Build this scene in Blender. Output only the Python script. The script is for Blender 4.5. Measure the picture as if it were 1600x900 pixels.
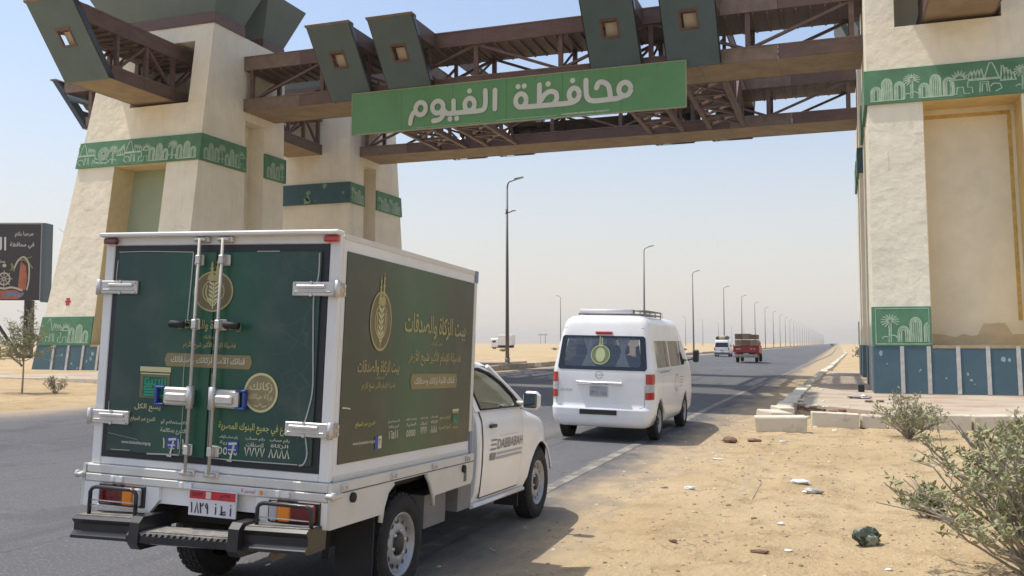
import bpy, math, random
from math import sin, cos, pi, radians, atan, sqrt, hypot
from mathutils import Matrix, Vector
random.seed(7)
for _o in list(bpy.data.objects): bpy.data.objects.remove(_o)
SC = bpy.context.scene
COL = SC.collection
# ------------------------------------------------------------------ camera
EYE = 1.85
cam_d = bpy.data.cameras.new('camera'); cam_d.sensor_width = 36.0; cam_d.lens = 32.33
cam_d.clip_start = 0.1; cam_d.clip_end = 20000
cam = bpy.data.objects.new('camera', cam_d); COL.objects.link(cam)
cam.location = (0, 0, EYE); cam.rotation_euler = (radians(90 + 3.425), 0, radians(19.54))
SC.camera = cam
# ------------------------------------------------------------------ light
SUN = Vector((-0.405, -0.01, 1.0)).normalized()          # direction towards the sun
world = bpy.data.worlds.new("World"); SC.world = world; world.use_nodes = True
wn = world.node_tree.nodes; wl = world.node_tree.links
bg = wn['Background']; bg.inputs['Strength'].default_value = 0.14
sky = wn.new('ShaderNodeTexSky'); sky.sky_type = 'NISHITA'; sky.sun_disc = False
sky.sun_elevation = math.asin(SUN.z); sky.sun_rotation = math.atan2(SUN.x, SUN.y)
sky.altitude = 0; sky.air_density = 1.1; sky.dust_density = 2.0; sky.ozone_density = 1.6
tcw = wn.new('ShaderNodeTexCoord'); sep = wn.new('ShaderNodeSeparateXYZ')
wl.new(tcw.outputs['Generated'], sep.inputs[0])
hz = wn.new('ShaderNodeMapRange'); hz.interpolation_type = 'SMOOTHSTEP'
hz.inputs[1].default_value = -0.02; hz.inputs[2].default_value = 0.34
hz.inputs[3].default_value = 0.88; hz.inputs[4].default_value = 0.10
wl.new(sep.outputs[2], hz.inputs[0])
mxs = wn.new('ShaderNodeMixRGB'); wl.new(hz.outputs[0], mxs.inputs[0])
wl.new(sky.outputs[0], mxs.inputs[1]); mxs.inputs[2].default_value = (4.35, 4.03, 3.78, 1)
wl.new(mxs.outputs[0], bg.inputs['Color'])
sun_d = bpy.data.lights.new('sun', 'SUN'); sun_d.energy = 2.75; sun_d.angle = radians(0.53)
sun_d.color = (1.0, 0.95, 0.86)
sun = bpy.data.objects.new('sun', sun_d); COL.objects.link(sun)
sun.rotation_euler = SUN.to_track_quat('Z', 'Y').to_euler(); sun.location = (-40, -10, 80)
SC.view_settings.view_transform = 'Standard'; SC.view_settings.look = 'None'
SC.view_settings.exposure = 0.46; SC.view_settings.gamma = 1.0
# ------------------------------------------------------------------ materials
MATS = {}
def mat(name, col, rough=0.6, metal=0.0, var=0.0, vscale=3.0, bump=0.0, bscale=20.0, spec=0.5,
        col2=None, stretch=(1, 1, 1), thr=None, coat=0.0, emit=0.0, detail=6.0):
    """principled material; col2 mixes in through noise (patchy wear), var is a soft brightness variation"""
    if name in MATS: return MATS[name]
    m = bpy.data.materials.new(name); m.use_nodes = True
    n = m.node_tree.nodes; l = m.node_tree.links; p = n['Principled BSDF']
    p.inputs['Base Color'].default_value = (*col, 1); p.inputs['Roughness'].default_value = rough
    p.inputs['Metallic'].default_value = metal; p.inputs['Specular IOR Level'].default_value = spec
    p.inputs['Coat Weight'].default_value = coat; p.inputs['Coat Roughness'].default_value = 0.08
    geo = n.new('ShaderNodeTexCoord'); mp = n.new('ShaderNodeMapping'); mp.inputs['Scale'].default_value = stretch
    l.new(geo.outputs['Object'], mp.inputs[0])
    if var or col2:
        t = n.new('ShaderNodeTexNoise'); t.inputs['Scale'].default_value = vscale; t.inputs['Detail'].default_value = detail
        t.inputs['Roughness'].default_value = 0.62; l.new(mp.outputs[0], t.inputs['Vector'])
        mr = n.new('ShaderNodeMapRange'); l.new(t.outputs[0], mr.inputs[0])
        a, b = thr if thr else (0.3, 0.7)
        mr.inputs[1].default_value = a; mr.inputs[2].default_value = b
        mx = n.new('ShaderNodeMixRGB'); l.new(mr.outputs[0], mx.inputs[0])
        c2 = col2 if col2 else tuple(c * (1 - var) for c in col)
        mx.inputs[1].default_value = (*(tuple(min(1, c * (1 + (0 if col2 else var * .5))) for c in col)), 1)
        mx.inputs[2].default_value = (*c2, 1)
        if name in ('cream_plaster', 'smooth_plaster', 'green_band_paint', 'sign_green'):
            m3 = n.new('ShaderNodeMapping'); m3.inputs['Scale'].default_value = (2.6, 2.6, .16); l.new(geo.outputs['Object'], m3.inputs[0])
            t3 = n.new('ShaderNodeTexNoise'); t3.inputs['Scale'].default_value = 1.6; t3.inputs['Detail'].default_value = 8; l.new(m3.outputs[0], t3.inputs['Vector'])
            r3 = n.new('ShaderNodeMapRange'); r3.inputs[1].default_value = .53; r3.inputs[2].default_value = .75; r3.inputs[4].default_value = .26; l.new(t3.outputs[0], r3.inputs[0])
            t4 = n.new('ShaderNodeTexNoise'); t4.inputs['Scale'].default_value = .55; t4.inputs['Detail'].default_value = 9; t4.inputs['Roughness'].default_value = .7; l.new(geo.outputs['Object'], t4.inputs['Vector'])
            r4 = n.new('ShaderNodeMapRange'); r4.inputs[1].default_value = .56; r4.inputs[2].default_value = .60; r4.inputs[4].default_value = .15; l.new(t4.outputs[0], r4.inputs[0])
            x3 = n.new('ShaderNodeMixRGB'); l.new(r3.outputs[0], x3.inputs[0]); l.new(mx.outputs[0], x3.inputs[1]); x3.inputs[2].default_value = (*(c * .72 for c in col[:3]), 1)
            x4 = n.new('ShaderNodeMixRGB'); l.new(r4.outputs[0], x4.inputs[0]); l.new(x3.outputs[0], x4.inputs[1]); x4.inputs[2].default_value = (*(min(1, c * 1.18 + .03) for c in col[:3]), 1); mx = x4
        l.new(mx.outputs[0], p.inputs['Base Color'])
    if bump:
        t2 = n.new('ShaderNodeTexNoise'); t2.inputs['Scale'].default_value = bscale; t2.inputs['Detail'].default_value = 5
        l.new(mp.outputs[0], t2.inputs['Vector']); bp = n.new('ShaderNodeBump'); bp.inputs['Strength'].default_value = 1.0
        bp.inputs['Distance'].default_value = bump; l.new(t2.outputs[0], bp.inputs['Height']); l.new(bp.outputs[0], p.inputs['Normal'])
    if emit:
        p.inputs['Emission Color'].default_value = (*col, 1); p.inputs['Emission Strength'].default_value = emit
    MATS[name] = m; return m
def glass(name, tint, refl=0.10, rmax=0.9):
    m = bpy.data.materials.new(name); m.use_nodes = True
    n = m.node_tree.nodes; l = m.node_tree.links; n.remove(n['Principled BSDF'])
    tr = n.new('ShaderNodeBsdfTransparent'); tr.inputs[0].default_value = (*tint, 1)
    gl = n.new('ShaderNodeBsdfGlossy'); gl.inputs['Roughness'].default_value = 0.03; gl.inputs['Color'].default_value = (.95, .97, 1, 1)
    lw = n.new('ShaderNodeLayerWeight'); lw.inputs[0].default_value = 0.25
    mr = n.new('ShaderNodeMapRange'); l.new(lw.outputs['Fresnel'], mr.inputs[0])
    mr.inputs[3].default_value = refl; mr.inputs[4].default_value = rmax
    mx = n.new('ShaderNodeMixShader'); l.new(mr.outputs[0], mx.inputs[0]); l.new(tr.outputs[0], mx.inputs[1]); l.new(gl.outputs[0], mx.inputs[2])
    l.new(mx.outputs[0], n['Material Output'].inputs[0]); MATS[name] = m; return m
PLASTER = mat('cream_plaster', (.86, .80, .64), .9, var=.10, vscale=.7, bump=.05, bscale=2.2, spec=.2)
PLASTER_S = mat('smooth_plaster', (.84, .77, .62), .9, var=.10, vscale=.9, bump=.008, bscale=6, spec=.2)
YPLASTER = mat('ochre_plaster', (.70, .53, .25), .9, var=.12, vscale=1.2, bump=.01, bscale=6, spec=.2)
TANPANEL = mat('tan_wall_panel', (.82, .73, .53), .9, var=.12, vscale=.8, bump=.01, bscale=4, spec=.2)
GREENPANEL = mat('pale_green_wall_panel', (.36, .42, .29), .9, var=.08, vscale=.6, bump=.006, bscale=5, spec=.2)
ORANGE = mat('orange_paint_line', (.62, .42, .12), .85, var=.3, vscale=4)
YELLOWP = mat('yellow_paint', (.72, .62, .06), .85, var=.1)
DIRT = mat('dirt_stain', (.42, .32, .18), .95, var=.25, vscale=3)
GREENB = mat('green_band_paint', (.095, .235, .13), .75, var=.22, vscale=1.3, bump=.004, bscale=9)
LINEP = mat('pale_line_paint', (.44, .58, .42), .8, var=.25, vscale=5)
TEALB = mat('teal_band_paint', (.045, .105, .125), .7, var=.2, vscale=2)
BASEB = mat('blue_grey_cladding', (.062, .120, .150), .6, var=.22, vscale=1.4, col2=(.080, .148, .178), thr=(.45, .75))
PEEL = mat('peeled_paint', (.33, .43, .45), .85, var=.3, vscale=12)
PEELG = mat('peeled_green_paint', (.20, .36, .20), .85, var=.3, vscale=12)
STRIPW = mat('white_strip_paint', (.55, .53, .48), .8, var=.22, vscale=6)
BROWN = mat('brown_steel_paint', (.145, .085, .068), .55, var=.28, vscale=1.4, stretch=(1, 1, 3), bump=.002, bscale=30)
BROWN2 = mat('dusty_brown_steel', (.22, .155, .115), .65, var=.3, vscale=2.5)
SOFFIT = mat('tan_soffit_board', (.34, .25, .15), .75, var=.25, vscale=1.1, col2=(.20, .14, .09), thr=(.4, .8))
CAPG = mat('green_cap_cladding', (.13, .175, .165), .5, var=.12, vscale=.8)
PLATEG = mat('teal_plate_cladding', (.085, .130, .142), .5, var=.14, vscale=1.0)
BEIGEP = mat('beige_backing_panel', (.50, .44, .33), .8, var=.15)
SIGNG = mat('sign_green', (.115, .30, .12), .5, var=.12, vscale=.5)
SIGNW = mat('sign_white', (.62, .63, .58), .6)
WHITEP = mat('white_vehicle_paint', (.84, .835, .82), .30, vscale=1.1, coat=.4, col2=(.74, .71, .66), thr=(.45, .75), detail=9)
BOXW = mat('white_box_body', (.74, .735, .72), .42, vscale=1.3, col2=(.63, .61, .57), thr=(.45, .75), detail=9)
DUSTYW = mat('dusty_white_paint', (.64, .62, .57), .4, var=.1, vscale=2.2)
BLACKR = mat('black_rubber', (.018, .018, .020), .65, var=.3, vscale=6)
TYRE = mat('tyre_rubber', (.028, .026, .025), .85, var=.4, vscale=9, bump=.004, bscale=60)
BLACKP = mat('black_plastic', (.02, .02, .022), .45)
BLACKM = mat('black_painted_steel', (.018, .018, .020), .32, var=.4, vscale=5, coat=.3)
DUSTM = mat('dust_on_step', (.26, .235, .20), .95, var=.5, vscale=14)
TREAD = mat('alu_tread_plate', (.33, .31, .28), .6, metal=.3, var=.5, vscale=22)
UNDER = mat('underbody', (.035, .03, .027), .9, var=.3)
STEEL = mat('zinc_plated_steel', (.62, .60, .57), .42, metal=.45, var=.15, vscale=9)
RODM = mat('galvanised_rod', (.50, .47, .42), .6, metal=.15, var=.2, vscale=8)
CHROME = mat('chrome', (.75, .76, .78), .15, metal=1.0)
RIM = mat('silver_wheel_paint', (.42, .42, .42), .4, metal=.4, var=.2, vscale=10)
REDL = mat('red_lens', (.42, .008, .012), .18, coat=.6)
DREDL = mat('dark_red_lens', (.13, .008, .010), .18, coat=.6)
AMBER = mat('amber_lens', (.80, .24, .01), .2, coat=.6)
CLEARL = mat('clear_lens', (.45, .46, .48), .15, coat=.6)
BLUEP = mat('blue_plastic', (.03, .07, .32), .5)
REDP = mat('red_paint', (.50, .025, .03), .5)
GOLD = mat('gold_print', (.42, .36, .15), .5, var=.2, vscale=6)
GOLDD = mat('dark_gold_print', (.17, .14, .07), .5, var=.2, vscale=5)
GOLDL = mat('light_gold_print', (.58, .55, .28), .5)
CREAMT = mat('cream_print', (.62, .60, .48), .5)
GREENL = mat('bright_green_print', (.02, .30, .17), .5)
GREYT = mat('grey_print', (.22, .22, .21), .5)
GREYT2 = mat('light_grey_print', (.42, .41, .39), .5)
KERB = mat('painted_kerb', (.68, .62, .50), .85, var=.14, vscale=4, bump=.01, bscale=9, col2=(.50, .42, .30), thr=(.52, .75))
KERB2 = mat('bare_kerb', (.42, .36, .28), .9, var=.3, vscale=3, bump=.01, bscale=9)
BRICK = mat('old_paver', (.26, .15, .11), .9, var=.35, vscale=12, bump=.004, bscale=30)
LAMPM = mat('lamp_pole_steel', (.16, .15, .15), .5, metal=.3)
BARK = mat('twig_bark', (.38, .33, .27), .9, var=.3, vscale=20)
LEAF = mat('bush_leaf', (.24, .265, .11), .65, col2=(.38, .37, .21), vscale=9, thr=(.35, .65))
LEAFD = mat('dry_bush_leaf', (.26, .22, .13), .8, col2=(.17, .17, .09), vscale=7, thr=(.35, .65))
LEAFG = mat('fresh_leaf', (.10, .16, .055), .6, col2=(.16, .21, .09), vscale=9, thr=(.35, .65))
FABRIC = mat('curtain_fabric', (.62, .61, .58), .9, var=.15, vscale=8)
SEATM = mat('seat_fabric', (.055, .045, .045), .9)
FRIT = mat('black_glass_border', (.008, .008, .010), .08, coat=.5)
GLASS_V = glass('van_rear_glass', (.62, .64, .65), .10)
GLASS_S = glass('side_glass', (.66, .64, .60), .18)
GLASS_T = glass('greenish_side_glass', (.30, .38, .35), .06, .30)
# ------------------------------------------------------------------ mesh helper
class MB:
    def __init__(s): s.v = []; s.f = []; s.sm = []
    def add(s, vs, fs, smooth=False):
        b = len(s.v); s.v += [tuple(v) for v in vs]; s.f += [tuple(i + b for i in f) for f in fs]; s.sm += [smooth] * len(fs); return s
    def hex(s, c):           # 8 corners: bottom 0-3 ccw, top 4-7
        return s.add(c, [(0, 3, 2, 1), (4, 5, 6, 7), (0, 1, 5, 4), (1, 2, 6, 5), (2, 3, 7, 6), (3, 0, 4, 7)])
    def box(s, x0, x1, y0, y1, z0, z1):
        return s.hex([(x0, y0, z0), (x1, y0, z0), (x1, y1, z0), (x0, y1, z0), (x0, y0, z1), (x1, y0, z1), (x1, y1, z1), (x0, y1, z1)])
    def bbox(s, x0, x1, y0, y1, z0, z1, b=.01):   # box with chamfered edges (12 chamfers through 24 verts)
        X = ((x0, x0 + b), (x1, x1 - b)); Y = ((y0, y0 + b), (y1, y1 - b)); Z = ((z0, z0 + b), (z1, z1 - b)); V = []; idx = {}
        for i in (0, 1):
            for j in (0, 1):
                for k in (0, 1):
                    for a in range(3):
                        idx[i, j, k, a] = len(V)
                        V.append((X[i][0 if a == 0 else 1], Y[j][0 if a == 1 else 1], Z[k][0 if a == 2 else 1]))
        F = []
        for a in range(3):
            o = [q for q in range(3) if q != a]
            for w in (0, 1):
                q = []
                for (p1, p2) in ((0, 0), (1, 0), (1, 1), (0, 1)):
                    t = [0, 0, 0]; t[a] = w; t[o[0]] = p1; t[o[1]] = p2; q.append(idx[(*t, a)])
                if (w == 1) == (a == 1): q.reverse()
                F.append(q)
        for a in range(3):      # edge along axis a
            o = [q for q in range(3) if q != a]
            for p1 in (0, 1):
                for p2 in (0, 1):
                    t0 = [0, 0, 0]; t1 = [0, 0, 0]; t0[o[0]] = t1[o[0]] = p1; t0[o[1]] = t1[o[1]] = p2; t1[a] = 1
                    F.append([idx[(*t0, o[0])], idx[(*t1, o[0])], idx[(*t1, o[1])], idx[(*t0, o[1])]])
        for i in (0, 1):
            for j in (0, 1):
                for k in (0, 1): F.append([idx[i, j, k, 0], idx[i, j, k, 1], idx[i, j, k, 2]])
        return s.add(V, F)
    def bar(s, p, q, w, h, up=(0, 0, 1)):     # rectangular bar from p to q
        p = Vector(p); q = Vector(q); d = (q - p).normalized(); u = Vector(up)
        if abs(d.dot(u)) > .98: u = Vector((0, 1, 0))
        a = d.cross(u).normalized() * w / 2; b = a.cross(d).normalized() * h / 2
        return s.hex([p - a - b, p + a - b, q + a - b, q - a - b, p - a + b, p + a + b, q + a + b, q - a + b])
    def tube(s, pts, r, n=8, cap=True, smooth=True):
        pts = [Vector(p) for p in pts]; R = r if isinstance(r, (list, tuple)) else [r] * len(pts)
        d0 = (pts[1] - pts[0]).normalized(); ref = Vector((0, 0, 1)) if abs(d0.z) < .9 else Vector((1, 0, 0))
        a = d0.cross(ref).normalized(); vs = []; fs = []
        for i, p in enumerate(pts):
            d = (pts[min(i + 1, len(pts) - 1)] - pts[max(i - 1, 0)]).normalized()
            a = (a - d * a.dot(d)).normalized(); b = d.cross(a)
            for k in range(n):
                t = 2 * pi * k / n; vs.append(p + (a * cos(t) + b * sin(t)) * R[i])
        for i in range(len(pts) - 1):
            for k in range(n): fs.append((i * n + k, i * n + (k + 1) % n, (i + 1) * n + (k + 1) % n, (i + 1) * n + k))
        s.add(vs, fs, smooth)
        if cap: s.add([vs[k] for k in range(n)], [tuple(range(n))[::-1]]); s.add(vs[-n:], [tuple(range(n))])
        return s
    def lathe(s, prof, c, axis='x', n=28, smooth=True):   # prof: (along axis, radius)
        vs = []; fs = []; m = len(prof)
        for k in range(n):
            t = 2 * pi * k / n
            for (h, r) in prof:
                if axis == 'x': vs.append((c[0] + h, c[1] + r * cos(t), c[2] + r * sin(t)))
                elif axis == 'z': vs.append((c[0] + r * cos(t), c[1] + r * sin(t), c[2] + h))
                else: vs.append((c[0] + r * cos(t), c[1] + h, c[2] + r * sin(t)))
        for k in range(n):
            for j in range(m - 1):
                a = k * m + j; b = ((k + 1) % n) * m + j; fs.append((a, a + 1, b + 1, b))
        return s.add(vs, fs, smooth)
    def poly(s, pts, d=None):            # flat polygon, optional extrusion vector d
        n = len(pts)
        if d is None: return s.add(pts, [tuple(range(n))])
        q = [tuple(Vector(p) + Vector(d)) for p in pts]
        return s.add(list(pts) + q, [tuple(range(n))[::-1], tuple(range(n, 2 * n))] + [(i, (i + 1) % n, n + (i + 1) % n, n + i) for i in range(n)])
    def mesh(s, name, m, xf=None):
        me = bpy.data.meshes.new(name)
        vs = s.v if xf is None else [tuple(xf @ Vector(v)) for v in s.v]
        me.from_pydata(vs, [], s.f); me.materials.append(m)
        if any(s.sm): me.polygons.foreach_set('use_smooth', s.sm)
        me.update(); return me
    def build(s, name, m, parent=None, xf=None, fixn=True):
        me = s.mesh(name, m, xf)
        if fixn:
            import bmesh
            bm = bmesh.new(); bm.from_mesh(me); bmesh.ops.remove_doubles(bm, verts=bm.verts, dist=1e-5)
            bmesh.ops.recalc_face_normals(bm, faces=bm.faces); bm.to_mesh(me); bm.free()
        o = bpy.data.objects.new(name, me); COL.objects.link(o)
        if parent is not None: o.parent = parent
        return o
def tag(o, label=None, cat=None, group=None, kind=None):
    if label: o['label'] = label
    if cat: o['category'] = cat
    if group: o['group'] = group
    if kind: o['kind'] = kind
    return o
def empty(name, loc, label, cat, group=None, rz=0.0):
    o = bpy.data.objects.new(name, None); COL.objects.link(o); o.location = loc; o.rotation_euler = (0, 0, rz); o.empty_display_size = .3
    return tag(o, label, cat, group)
def B(): return MB()
def copy_tree(o, parent=None):
    c = o.copy(); COL.objects.link(c); c.parent = parent
    for ch in list(o.children): copy_tree(ch, c)
    return c
def gz(x):                                # crossfall of the ground: rises gently to the left
    return min(.6, max(0.0, -.02 * (x + .5)))
# ---- flat drawing on a surface frame: fr = (origin, ux, uz, n); 2-D coordinates go to origin + ux*a + uz*b + n*off
def fmap(fr, a, b, off=0.004):
    o, ux, uz, n = fr; return Vector(o) + Vector(ux) * a + Vector(uz) * b + Vector(n) * off
def smooth2(pts, k=5):
    if len(pts) < 3: return pts
    P = [pts[0]] + list(pts) + [pts[-1]]; out = []
    for i in range(1, len(P) - 2):
        p0, p1, p2, p3 = P[i - 1], P[i], P[i + 1], P[i + 2]
        for j in range(k):
            t = j / k
            out.append(tuple(.5 * (2 * p1[c] + (p2[c] - p0[c]) * t + (2 * p0[c] - 5 * p1[c] + 4 * p2[c] - p3[c]) * t * t + (3 * p1[c] - p0[c] - 3 * p2[c] + p3[c]) * t ** 3) for c in (0, 1)))
    out.append(pts[-1]); return out
def stroke(mb, fr, pts, w, off=.004, caps=True, f=None):
    f = f or (lambda a, b: fmap(fr, a, b, off)); L = []; Rr = []
    for i, p in enumerate(pts):
        a = pts[max(i - 1, 0)]; b = pts[min(i + 1, len(pts) - 1)]; dx, dy = b[0] - a[0], b[1] - a[1]; l = hypot(dx, dy) or 1
        nx, ny = -dy / l * w / 2, dx / l * w / 2; L.append(f(p[0] + nx, p[1] + ny)); Rr.append(f(p[0] - nx, p[1] - ny))
    n = len(pts); mb.add(L + Rr, [(i, n + i, n + i + 1, i + 1) for i in range(n - 1)])
    if caps:
        for p in (pts[0], pts[-1]): disc(mb, fr, p, w / 2, off * 1.0, 8, f)
def disc(mb, fr, c, r, off=.004, n=16, f=None, ry=None):
    f = f or (lambda a, b: fmap(fr, a, b, off)); ry = ry or r
    mb.add([f(c[0] + r * cos(2 * pi * k / n), c[1] + ry * sin(2 * pi * k / n)) for k in range(n)], [tuple(range(n))])
def ring(mb, fr, c, r0, r1, off=.004, n=28, asp=1.0):
    V = [fmap(fr, c[0] + r * cos(2 * pi * k / n), c[1] + r * asp * sin(2 * pi * k / n), off) for r in (r0, r1) for k in range(n)]
    mb.add(V, [(k, (k + 1) % n, n + (k + 1) % n, n + k) for k in range(n)])
def rect(mb, fr, a0, a1, b0, b1, off=.004):
    mb.add([fmap(fr, a0, b0, off), fmap(fr, a1, b0, off), fmap(fr, a1, b1, off), fmap(fr, a0, b1, off)], [(0, 1, 2, 3)])
# ---- Arabic shaping (isolated, final, initial, medial presentation forms), drawn with the built-in font
FORMS = {}
for ch, b4 in zip('اأإآبةتجحخدرزسشصضطظعفقكلمنهوي', (0xFE8D, 0xFE83, 0xFE87, 0xFE81, 0xFE8F, 0xFE93, 0xFE95, 0xFE9D, 0xFEA1, 0xFEA5, 0xFEA9, 0xFEAD, 0xFEAF, 0xFEB1, 0xFEB5, 0xFEB9, 0xFEBD, 0xFEC1, 0xFEC5, 0xFEC9, 0xFED1, 0xFED5, 0xFED9, 0xFEDD, 0xFEE1, 0xFEE5, 0xFEE9, 0xFEED, 0xFEF1)):
    FORMS[ch] = (b4, b4 + 1, 0 if ch in 'اأإآةدرزو' else b4 + 2, 0 if ch in 'اأإآةدرزو' else b4 + 3)
def shape(s):
    if not any(c in FORMS for c in s): return s
    for a, f in (('لا', '\uE000'), ('لأ', '\uE001'), ('لإ', '\uE002'), ('لآ', '\uE003')): s = s.replace(a, f)
    LA = {'\uE000': (0xFEFB, 0xFEFC), '\uE001': (0xFEF7, 0xFEF8), '\uE002': (0xFEF9, 0xFEFA), '\uE003': (0xFEF5, 0xFEF6)}; out = []
    for i, c in enumerate(s):
        p = s[i - 1] if i else ' '; q = s[i + 1] if i + 1 < len(s) else ' '
        pj = p in FORMS and FORMS[p][2]; nj = q in FORMS or q in LA
        if c in LA: out.append(chr(LA[c][1 if pj else 0]))
        elif c in FORMS:
            f = FORMS[c]; nj = nj and f[2]; out.append(chr(f[3] if pj and nj else f[1] if pj else f[2] if nj else f[0]))
        else: out.append(c)
    return ''.join(reversed(out))
TCACHE = {}
def text2d(s, bold=0.0):
    if (s, bold) in TCACHE: return TCACHE[s, bold]
    c = bpy.data.curves.new('tmp', 'FONT'); c.body = shape(s); c.size = 1; c.resolution_u = 3; c.offset = bold
    o = bpy.data.objects.new('tmp', c); COL.objects.link(o); bpy.context.view_layer.update()
    me = o.evaluated_get(bpy.context.evaluated_depsgraph_get()).to_mesh()
    vs = [(v.co.x, v.co.y) for v in me.vertices]; fs = [tuple(p.vertices) for p in me.polygons]
    o.evaluated_get(bpy.context.evaluated_depsgraph_get()).to_mesh_clear()
    bpy.data.objects.remove(o); bpy.data.curves.remove(c)
    if not vs: vs = [(0, 0)]
    xs = [v[0] for v in vs]; ys = [v[1] for v in vs]; TCACHE[s, bold] = (vs, fs, (min(xs), max(xs), min(ys), max(ys))); return TCACHE[s, bold]
def text(mb, fr, s, cx, cy, width, height=None, off=.005, bold=0.0):
    """place text centred at (cx, cy) of the frame, scaled to the given width (and height)"""
    vs, fs, (x0, x1, y0, y1) = text2d(s, .012); sx = width / max(1e-6, x1 - x0); sy = sx if height is None else height / max(1e-6, y1 - y0)
    mb.add([fmap(fr, cx + (v[0] - (x0 + x1) / 2) * sx, cy + (v[1] - (y0 + y1) / 2) * sy, off) for v in vs], fs)
DIG = {'1': [[(.3, 1), (.45, .6), (.5, 0)]], '7': [[(.05, 1), (.5, 0), (.95, 1)]], '8': [[(.05, 0), (.5, 1), (.95, 0)]], '5': [[(.5 + .38 * cos(t * pi / 6), .38 + .38 * sin(t * pi / 6)) for t in range(13)]],
       '6': [[(.1, .95), (.8, .95), (.7, .4), (.7, 0)]], '9': [[(.7, .75), (.45, 1), (.2, .75), (.45, .5), (.7, .72), (.75, 0)]], '2': [[(.05, 1), (.3, .7), (.7, .75), (.85, 1)], [(.1, 1), (.3, 0)]],
       'a': [[(.5, .75), (.5, 0)], [(.35, 1.0), (.6, .98)]], 't': [[(.1, .08), (.9, .08), (.85, .38), (.5, .3), (.3, .08)], [(.32, .1), (.32, .95)]], '0': [[(.45, .45), (.55, .45)]]}
def digits(mb, fr, s, x0, y0, w, h, sw, off=.005, gap=.28):
    n = len(s); cw = w / (n * (1 + gap) - gap)
    for i, ch in enumerate(s):
        for pl in DIG.get(ch, []): stroke(mb, fr, [(x0 + i * cw * (1 + gap) + a * cw, y0 + b * h) for a, b in pl], sw, off, caps=False)
# ================================================================== SETTING: sand, road, pavements
def noise(x, y, s=1.0):
    from mathutils import noise as nz
    return nz.noise(Vector((x * s, y * s, 3.7)))
def road_right(y): return -1.35 + (0 if y < 30 else .018 * (min(y, 160) - 30))
def sand_mat():
    m = bpy.data.materials.new('desert_sand'); m.use_nodes = True; n = m.node_tree.nodes; l = m.node_tree.links; p = n['Principled BSDF']
    p.inputs['Roughness'].default_value = .95; p.inputs['Specular IOR Level'].default_value = .15
    tc = n.new('ShaderNodeTexCoord')
    def nz(scale, detail, rough=.6, st=None):
        t = n.new('ShaderNodeTexNoise'); t.inputs['Scale'].default_value = scale; t.inputs['Detail'].default_value = detail; t.inputs['Roughness'].default_value = rough
        if st:
            mp = n.new('ShaderNodeMapping'); mp.inputs['Scale'].default_value = st; l.new(tc.outputs['Object'], mp.inputs[0]); l.new(mp.outputs[0], t.inputs['Vector'])
        else: l.new(tc.outputs['Object'], t.inputs['Vector'])
        return t
    def mix(f, a, b, lo, hi):
        r = n.new('ShaderNodeMapRange'); r.inputs[1].default_value = lo; r.inputs[2].default_value = hi; l.new(f, r.inputs[0])
        x = n.new('ShaderNodeMixRGB'); l.new(r.outputs[0], x.inputs[0])
        for k, c in ((1, a), (2, b)):
            if isinstance(c, tuple): x.inputs[k].default_value = (*c, 1)
            else: l.new(c, x.inputs[k])
        return x.outputs[0]
    big = nz(.35, 5); mid = nz(2.2, 6); fine = nz(34, 4, .7); spk = nz(75, 2, .5); peb = nz(16, 3, .6)
    c = mix(big.outputs[0], (.48, .355, .20), (.57, .44, .265), .35, .65)
    c = mix(mid.outputs[0], c, (.37, .265, .145), .50, .74)
    c = mix(fine.outputs[0], c, (.36, .265, .165), .56, .80)
    c = mix(peb.outputs[0], c, (.66, .53, .36), .62, .74)
    c = mix(spk.outputs[0], c, (.17, .13, .09), .715, .76)
    l.new(c, p.inputs['Base Color'])
    ad = n.new('ShaderNodeMath'); ad.operation = 'ADD'; l.new(mid.outputs[0], ad.inputs[0])
    m2 = n.new('ShaderNodeMath'); m2.operation = 'MULTIPLY'; m2.inputs[1].default_value = .32; l.new(fine.outputs[0], m2.inputs[0]); l.new(m2.outputs[0], ad.inputs[1])
    ad2 = n.new('ShaderNodeMath'); ad2.operation = 'ADD'; l.new(ad.outputs[0], ad2.inputs[0])
    m3 = n.new('ShaderNodeMath'); m3.operation = 'MULTIPLY'; m3.inputs[1].default_value = .5; l.new(peb.outputs[0], m3.inputs[0]); l.new(m3.outputs[0], ad2.inputs[1])
    b = n.new('ShaderNodeBump'); b.inputs['Distance'].default_value = .085; b.inputs['Strength'].default_value = .9; l.new(ad2.outputs[0], b.inputs['Height']); l.new(b.outputs[0], p.inputs['Normal'])
    return m
SAND = sand_mat()
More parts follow.
